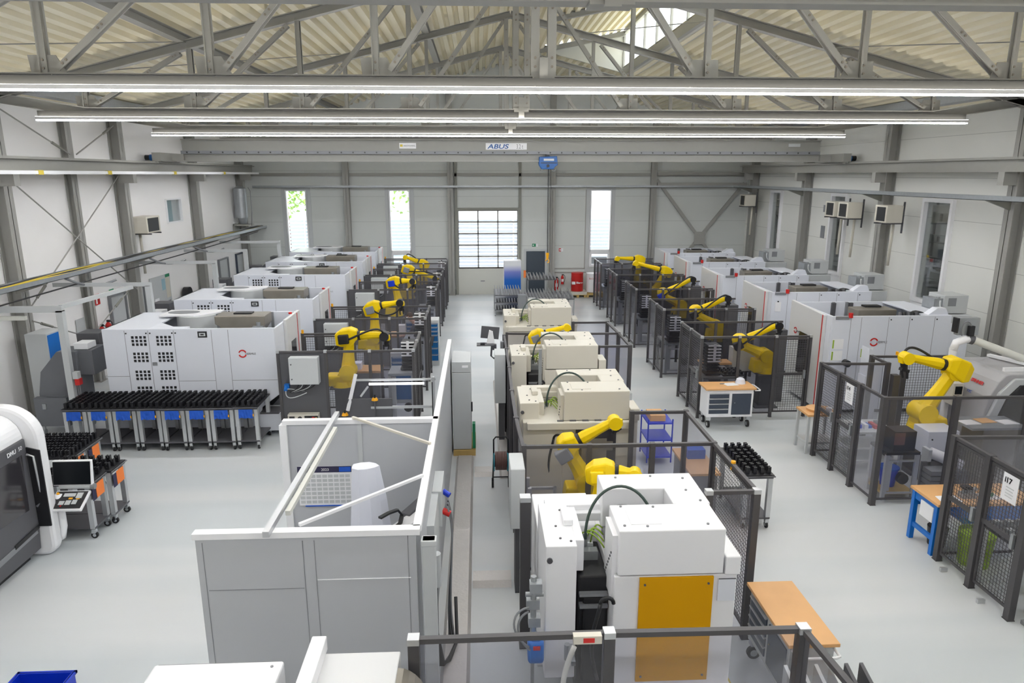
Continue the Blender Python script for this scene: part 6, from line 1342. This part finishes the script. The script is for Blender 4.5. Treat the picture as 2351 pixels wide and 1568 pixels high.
# ================================================================ FAR END
t = thing('coolant_cabinet', 'cabinet with white to blue gradient front in front of the sectional door', 'cabinet', (1.47, 31.2, 0), world=True)
g = bpy.data.materials.new('white_to_blue_print'); g.use_nodes = True; nt = g.node_tree; pb = nt.nodes['Principled BSDF']; tc = nt.nodes.new('ShaderNodeTexCoord'); sx = nt.nodes.new('ShaderNodeSeparateXYZ'); mr = nt.nodes.new('ShaderNodeMapRange'); mr.inputs[1].default_value = .85; mr.inputs[2].default_value = 1.85
cr = nt.nodes.new('ShaderNodeValToRGB'); cr.color_ramp.elements[0].color = (lin(10), lin(92), lin(180), 1); cr.color_ramp.elements[0].position = .15; cr.color_ramp.elements[1].color = (lin(225), lin(228), lin(232), 1); cr.color_ramp.elements[1].position = .8
e = cr.color_ramp.elements.new(.5); e.color = (lin(120), lin(130), lin(200), 1)
nt.links.new(tc.outputs['Object'], sx.inputs[0]); nt.links.new(sx.outputs['Z'], mr.inputs[0]); nt.links.new(mr.outputs[0], cr.inputs[0]); nt.links.new(cr.outputs[0], pb.inputs['Base Color']); pb.inputs['Roughness'].default_value = .4
b = B(); b.box(1.09, 1.86, 31.0, 31.6, 0, 1.85); b.build('body', 'white', t, bevel=.01); b = B(); b.box(1.1, 1.85, 30.99, 31.0, .55, 1.83); b.build('printed_front', g, t)
t = thing('oil_drum', 'red oil drum with white lettering on the catch pallet', 'drum', (4.58, 32.35, .26)); b = B(); b.cyl((0,0,0), (0,0,.86), .28, n=28)
for z in (.02, .3, .58, .84): b.cyl((0,0,z-.012), (0,0,z+.012), .288, n=28)
b.build('drum_shell', 'dred', t); b = B(); b.box(-.28, -.12, -.275, -.2, .34, .46); b.build('drum_label', 'paper', t); text('Blaser', .12, 'paper', t, (-.08, -.292, .38), name='drum_lettering', bold=.004)
t = thing('white_drum', 'white drum with red lettering right of the red drum', 'drum', (5.3, 32.3, .22)); b = B(); b.cyl((0,0,0), (0,0,.84), .28, n=28); b.cyl((0,0,.84), (0,0,.88), .3, n=28); b.build('drum_shell', 'white', t); text('B-Cool', .11, 'red', t, (-.2, -.285, .62), name='drum_lettering')
b = B(); b.box(4.15, 5.0, 31.95, 32.75, .13, .26); tag(b.build('catch_tray', 'cream'), 'pale catch tray between red drum and pallet', 'tray')
for x, lab in ((4.58, 'pallet under the red drum'), (5.4, 'pallet under the white drum')):
    t = thing('pallet', 'wooden ' + lab, 'pallet', (x, 32.35, 0)); b = B(); b.box(-.42, .4, -.4, .4, .1, .13 if x < 5 else .2); b.build('deck_board', 'pallet', t)
    for dx in (-.36, 0, .34): b = B(); b.box(dx-.05, dx+.05, -.4, .4, 0, .1); b.build('block', 'pallet', t)
PB = B(); PB.cyl((0,0,0), (-.02,0,.17), .019, n=6); pb_ = PB.build('pin', 'alu'); PM = pb_.data; bpy.data.objects.remove(pb_)
def pincart(label, loc, W=1.0, D=1.3, levels=1, nx=8, ny=5, h=.85):
    t = thing('pin_cart', label, 'cart', loc, group='carts of upright steel pins')
    for L in range(levels):
        z = h-L*.3; b = B(); b.box(-W/2, W/2, -D/2, D/2, z-.03, z); o = b.build('shelf', 'dgrey', t)
        for i in range(nx):
            for j in range(ny if L == 0 else 1):
                q = bpy.data.objects.new('pin', PM); COL.objects.link(q); q.parent = o; q.location = (-W/2+.05+(W-.1)*i/(nx-1), -D/2+.06+(D-.12)*j/max(1, ny-1), z)
    for x in (-W/2+.02, W/2-.02):
        for y in (-D/2+.03, D/2-.03): b = B(); b.box(x-.02, x+.02, y-.02, y+.02, .1, h-.03); b.cyl((x-.015, y, .05), (x+.015, y, .05), .05, n=10); b.build('leg', 'galv', t)
    return t
pincart('three level pin cart at the aisle edge in front of the sectional door', (1.15, 28.6, 0), 1.1, 1.6, 3, 10, 5)
pincart('large pin cart behind the farthest cream machine', (2.25, 27.3, 0), 1.1, 2.2, 1, 9, 7)
pincart('pin cart standing left of the aisle behind the farthest cream machine', (3.3, 28.0, 0), .9, 1.8, 1, 6, 5, .8)
pincart('raised dark pin cart near the dark door', (2.75, 30.9, 0), 1.3, 1.2, 1, 9, 4, 1.1)
b = B(); b.box(1.45, 1.75, 26.0, 26.3, 0, 1.15); tag(b.build('control_pillar', 'mgrey'), 'narrow grey pillar in front of the pin carts', 'pillar')
b = B(); b.box(1.85, 2.1, 25.8, 26.05, 0, 1.05, 0); b.box(1.95, 2.02, 25.79, 25.8, .75, 1.0, 1); tag(b.build('marker_post', ['lgrey', 'orange']), 'pale post with orange stripe beside the grey pillar', 'post')

# ================================================================ PERSON
def person(label, loc, rz, pts, rad):
    t = thing('person', label, 'person', loc, rz=rz)
    def skin(name, chain, m, sub=2):
        me = bpy.data.meshes.new(name); vs = [c[0] for c in chain]; es = [(c[2], i) for i, c in enumerate(chain) if c[2] is not None]
        me.from_pydata(vs, es, []); o = bpy.data.objects.new(name, me); COL.objects.link(o); o.parent = t
        me.materials.append(M[m]); s = o.modifiers.new('skin', 'SKIN'); s.use_smooth_shade = True
        for i, c in enumerate(chain): me.skin_vertices[0].data[i].radius = (c[1], c[1])
        me.skin_vertices[0].data[0].use_root = True
        q = o.modifiers.new('sub', 'SUBSURF'); q.levels = sub; q.render_levels = sub; return o
    # body facing +x, bent forward over the bench
    body = [((0,0,.92), .13, None), ((.1,0,1.1), .13, 0), ((.26,0,1.27), .14, 1), ((.36,0,1.36), .09, 2), ((.44,0,1.42), .055, 3), ((.5,0,1.48), .08, 4), ((.53,0,1.56), .085, 5),
            ((.32,-.17,1.3), .07, 2), ((.42,-.24,1.08), .05, 7), ((.66,-.18,1.0), .038, 8), ((.74,-.16,.98), .035, 9),
            ((.32,.17,1.3), .07, 2), ((.42,.24,1.08), .05, 11), ((.66,.18,1.0), .038, 12), ((.74,.16,.98), .035, 13),
            ((0,-.1,.86), .1, 0), ((.04,-.12,.48), .07, 15), ((-.02,-.12,.1), .045, 16), ((.12,-.13,.04), .04, 17),
            ((0,.1,.86), .1, 0), ((.0,.12,.48), .07, 19), ((-.08,.12,.1), .045, 20), ((.06,.13,.04), .04, 21)]
    skin('body', body, 'skin')
    skin('jacket', [((-.01,0,.9), .155, None), ((.1,0,1.1), .15, 0), ((.26,0,1.27), .16, 1), ((.34,0,1.34), .1, 2), ((.32,-.18,1.3), .085, 2), ((.42,-.24,1.08), .065, 4), ((.6,-.195,1.02), .05, 5), ((.32,.18,1.3), .085, 2), ((.42,.24,1.08), .065, 7), ((.6,.195,1.02), .05, 8)], 'nav_cloth')
    skin('trousers', [((0,0,.9), .145, None), ((0,-.1,.84), .115, 0), ((.04,-.12,.48), .085, 1), ((-.02,-.12,.12), .065, 2), ((0,.1,.84), .115, 0), ((0,.12,.48), .085, 4), ((-.08,.12,.12), .065, 5)], 'blk_cloth')
    for s in (-1, 1):
        b = B(); x = 0 if s < 0 else -.06; b.box(x-.08, x+.2, s*.13-.05, s*.13+.05, 0, .09); b.build('shoe', 'black', t, bevel=.03)
        for k in range(5):
            y = s*.17 + (k-2)*.018; L = (.05, .075, .08, .075, .06)[k]; base = Vector((.76, y, .975)); b = B(); b.tube([base, base+Vector((L*.5, 0, -.008)), base+Vector((L, 0, -.03))], [.009, .008, .006], 6); b.build('finger', 'skin', t)
        b = B(); base = Vector((.73, s*.13, .975)); b.tube([base, base+Vector((.03, -s*.025, -.01)), base+Vector((.06, -s*.02, -.02))], [.011, .009, .007], 6); b.build('thumb', 'skin', t)
    b = B(); c = Vector((.55, 0, 1.58)); n = 12; vs = []; fs = []
    for j in range(7):
        ph = -.2 + 1.77*j/6
        for i in range(n): a = 2*PI*i/n; vs.append((c.x-.02+.1*math.cos(ph)*math.cos(a), .09*math.cos(ph)*math.sin(a), c.z+.11*math.sin(ph)))
    fs = [(j*n+i, j*n+(i+1) % n, (j+1)*n+(i+1) % n, (j+1)*n+i) for j in range(6) for i in range(n)]; b.add(vs, fs, 0, True); b.build('hair', 'hair', t)
    b = B(); b.tube([(.63, 0, 1.58), (.665, 0, 1.545), (.635, 0, 1.535)], [.012, .014, .008], 6); b.build('nose', 'skin', t)
    for s in (-1, 1):
        b = B(); b.cyl((.615, s*.035, 1.58), (.625, s*.035, 1.58), .012, n=8); b.build('eye', 'black', t)
        b = B(); b.cyl((.54, s*.085, 1.56), (.54, s*.1, 1.56), .022, n=8); b.build('ear', 'skin', t)
    b = B(); b.box(.605, .618, -.025, .025, 1.505, 1.512); b.build('mouth', 'dred', t)
    return t
person('person in navy workwear bending over a bench behind the second left robot cell', (-1.55, 19.95, 0), PI*.9, None, None)
# ================================================================ OUTSIDE
b = B(); b.box(-60, 60, YF+.2, 90, -.3, -.06); tag(b.build('yard', 'asph', kind='structure'), 'paved yard outside', 'ground')
b = B(); b.box(-30, -3.4, 34.2, 39.4, -.06, .0); tag(b.build('lawn', 'grass', kind='stuff'), 'green lawn strip outside the far left window', 'grass')
t = thing('slatted_fence', 'pale grey slatted privacy fence outside the far windows', 'fence', (0, 41, 0))
b = B()
for k in range(14): b.box(-22, 22, -.01, .01, .3+k*.2, .44+k*.2)
b.build('slat_panel', 'slat', t)
for k in range(12):
    b = B(); b.box(-22+k*4-.04, -22+k*4+.04, -.06, .04, -.05, 3.2); b.build('post', 'lgrey', t)
def tree(x, y, h, r, lab):
    t = thing('garden_tree', lab, 'tree', (x, y, -.05)); b = B(); b.tube([(0,0,0), (.05,0,h*.3), (0,.05,h*.6)], [.16, .12, .06], 7); b.build('trunk', 'brown', t)
    b = B()
    for k in range(700):
        a, e = random.uniform(0, 2*PI), random.uniform(-1, 1); rr = r*random.uniform(.45, 1); c = Vector((math.cos(a)*rr*math.sqrt(1-e*e), math.sin(a)*rr*math.sqrt(1-e*e), h*.7+e*rr))
        u = Vector((random.uniform(-1,1), random.uniform(-1,1), random.uniform(-1,1))).normalized(); v = u.cross(Vector((.3,.5,.8))).normalized(); s = .16
        b.add([c-u*s, c+v*s*.6, c+u*s, c-v*s*.6], [(0,1,2,3)])
    b.build('foliage', 'leaf', t, kind='stuff')
tree(-5.6, 44, 9, 3.2, 'bushy green tree outside the middle narrow window')
tree(-11.5, 43, 7.5, 2.2, 'pale green tree outside the left narrow window')
b = B(); b.box(4, 9, 47, 52, 0, 7); tag(b.build('neighbour_building', 'ww'), 'white building outside the right narrow window', 'building')
b = B(); b.box(6.0, 6.7, 46.95, 47, 5.2, 6.3); o = b.build('neighbour_window', 'mgrey'); tag(o, 'grey window of the white building outside', 'window')
t = thing('parked_van', 'grey parked vehicle outside low behind the right narrow window', 'car', (6.6, 36.6, 0))
b = B(); b.prism([(-1.9, .35), (-1.9, .95), (-1.5, 1.05), (-1.0, 1.5), (.9, 1.5), (1.5, 1.0), (2.0, .9), (2.0, .35)], 'y', -.8, .8); b.build('body', 'mgrey', t, bevel=.05)
for x in (-1.2, 1.3):
    b = B(); b.cyl((x, -.84, .28), (x, -.6, .28), .3, n=16); b.build('wheel', 'rub', t)
b = B(); b.prism([(-.95, 1.05), (-.9, 1.42), (.8, 1.42), (1.2, 1.05)], 'y', -.82, -.8); b.build('side_window', 'glassd', t)

# ================================================================ CAMERA, LIGHT
cam = bpy.data.cameras.new('camera'); cam.sensor_width = 36; cam.lens = 36*1600/2351; cam.clip_end = 300
co = bpy.data.objects.new('camera', cam); COL.objects.link(co); SC.camera = co
p = math.atan(384/1600); ps = math.atan(77/1600*math.cos(p))
co.location = (0, 0, 5.6); co.rotation_euler = (PI/2 - p, 0, -ps)
W = bpy.data.worlds.new('world'); SC.world = W; W.use_nodes = True
nt = W.node_tree; bg = nt.nodes['Background']
tc = nt.nodes.new('ShaderNodeTexCoord'); nz = nt.nodes.new('ShaderNodeTexNoise'); nz.inputs['Scale'].default_value = 2
nt.links.new(tc.outputs['Generated'], nz.inputs['Vector'])
cr = nt.nodes.new('ShaderNodeValToRGB'); cr.color_ramp.elements[0].color = (.80, .88, 1, 1); cr.color_ramp.elements[1].color = (1, 1, 1, 1)
cr.color_ramp.elements[0].position = .35; cr.color_ramp.elements[1].position = .6
nt.links.new(nz.outputs['Fac'], cr.inputs[0]); nt.links.new(cr.outputs[0], bg.inputs[0]); bg.inputs[1].default_value = 2.0
sp = nt.nodes.new('ShaderNodeSeparateXYZ'); nt.links.new(tc.outputs['Generated'], sp.inputs[0])
mr = nt.nodes.new('ShaderNodeMapRange'); mr.inputs[1].default_value = .1; mr.inputs[2].default_value = .8; mr.inputs[3].default_value = 2.0; mr.inputs[4].default_value = 8.0
nt.links.new(sp.outputs['Z'], mr.inputs[0]); nt.links.new(mr.outputs[0], bg.inputs[1])
SC.view_settings.view_transform = 'Standard'; SC.view_settings.look = 'None'; SC.view_settings.gamma = 1; SC.view_settings.use_curve_mapping = False
SC.view_settings.exposure = 0.6
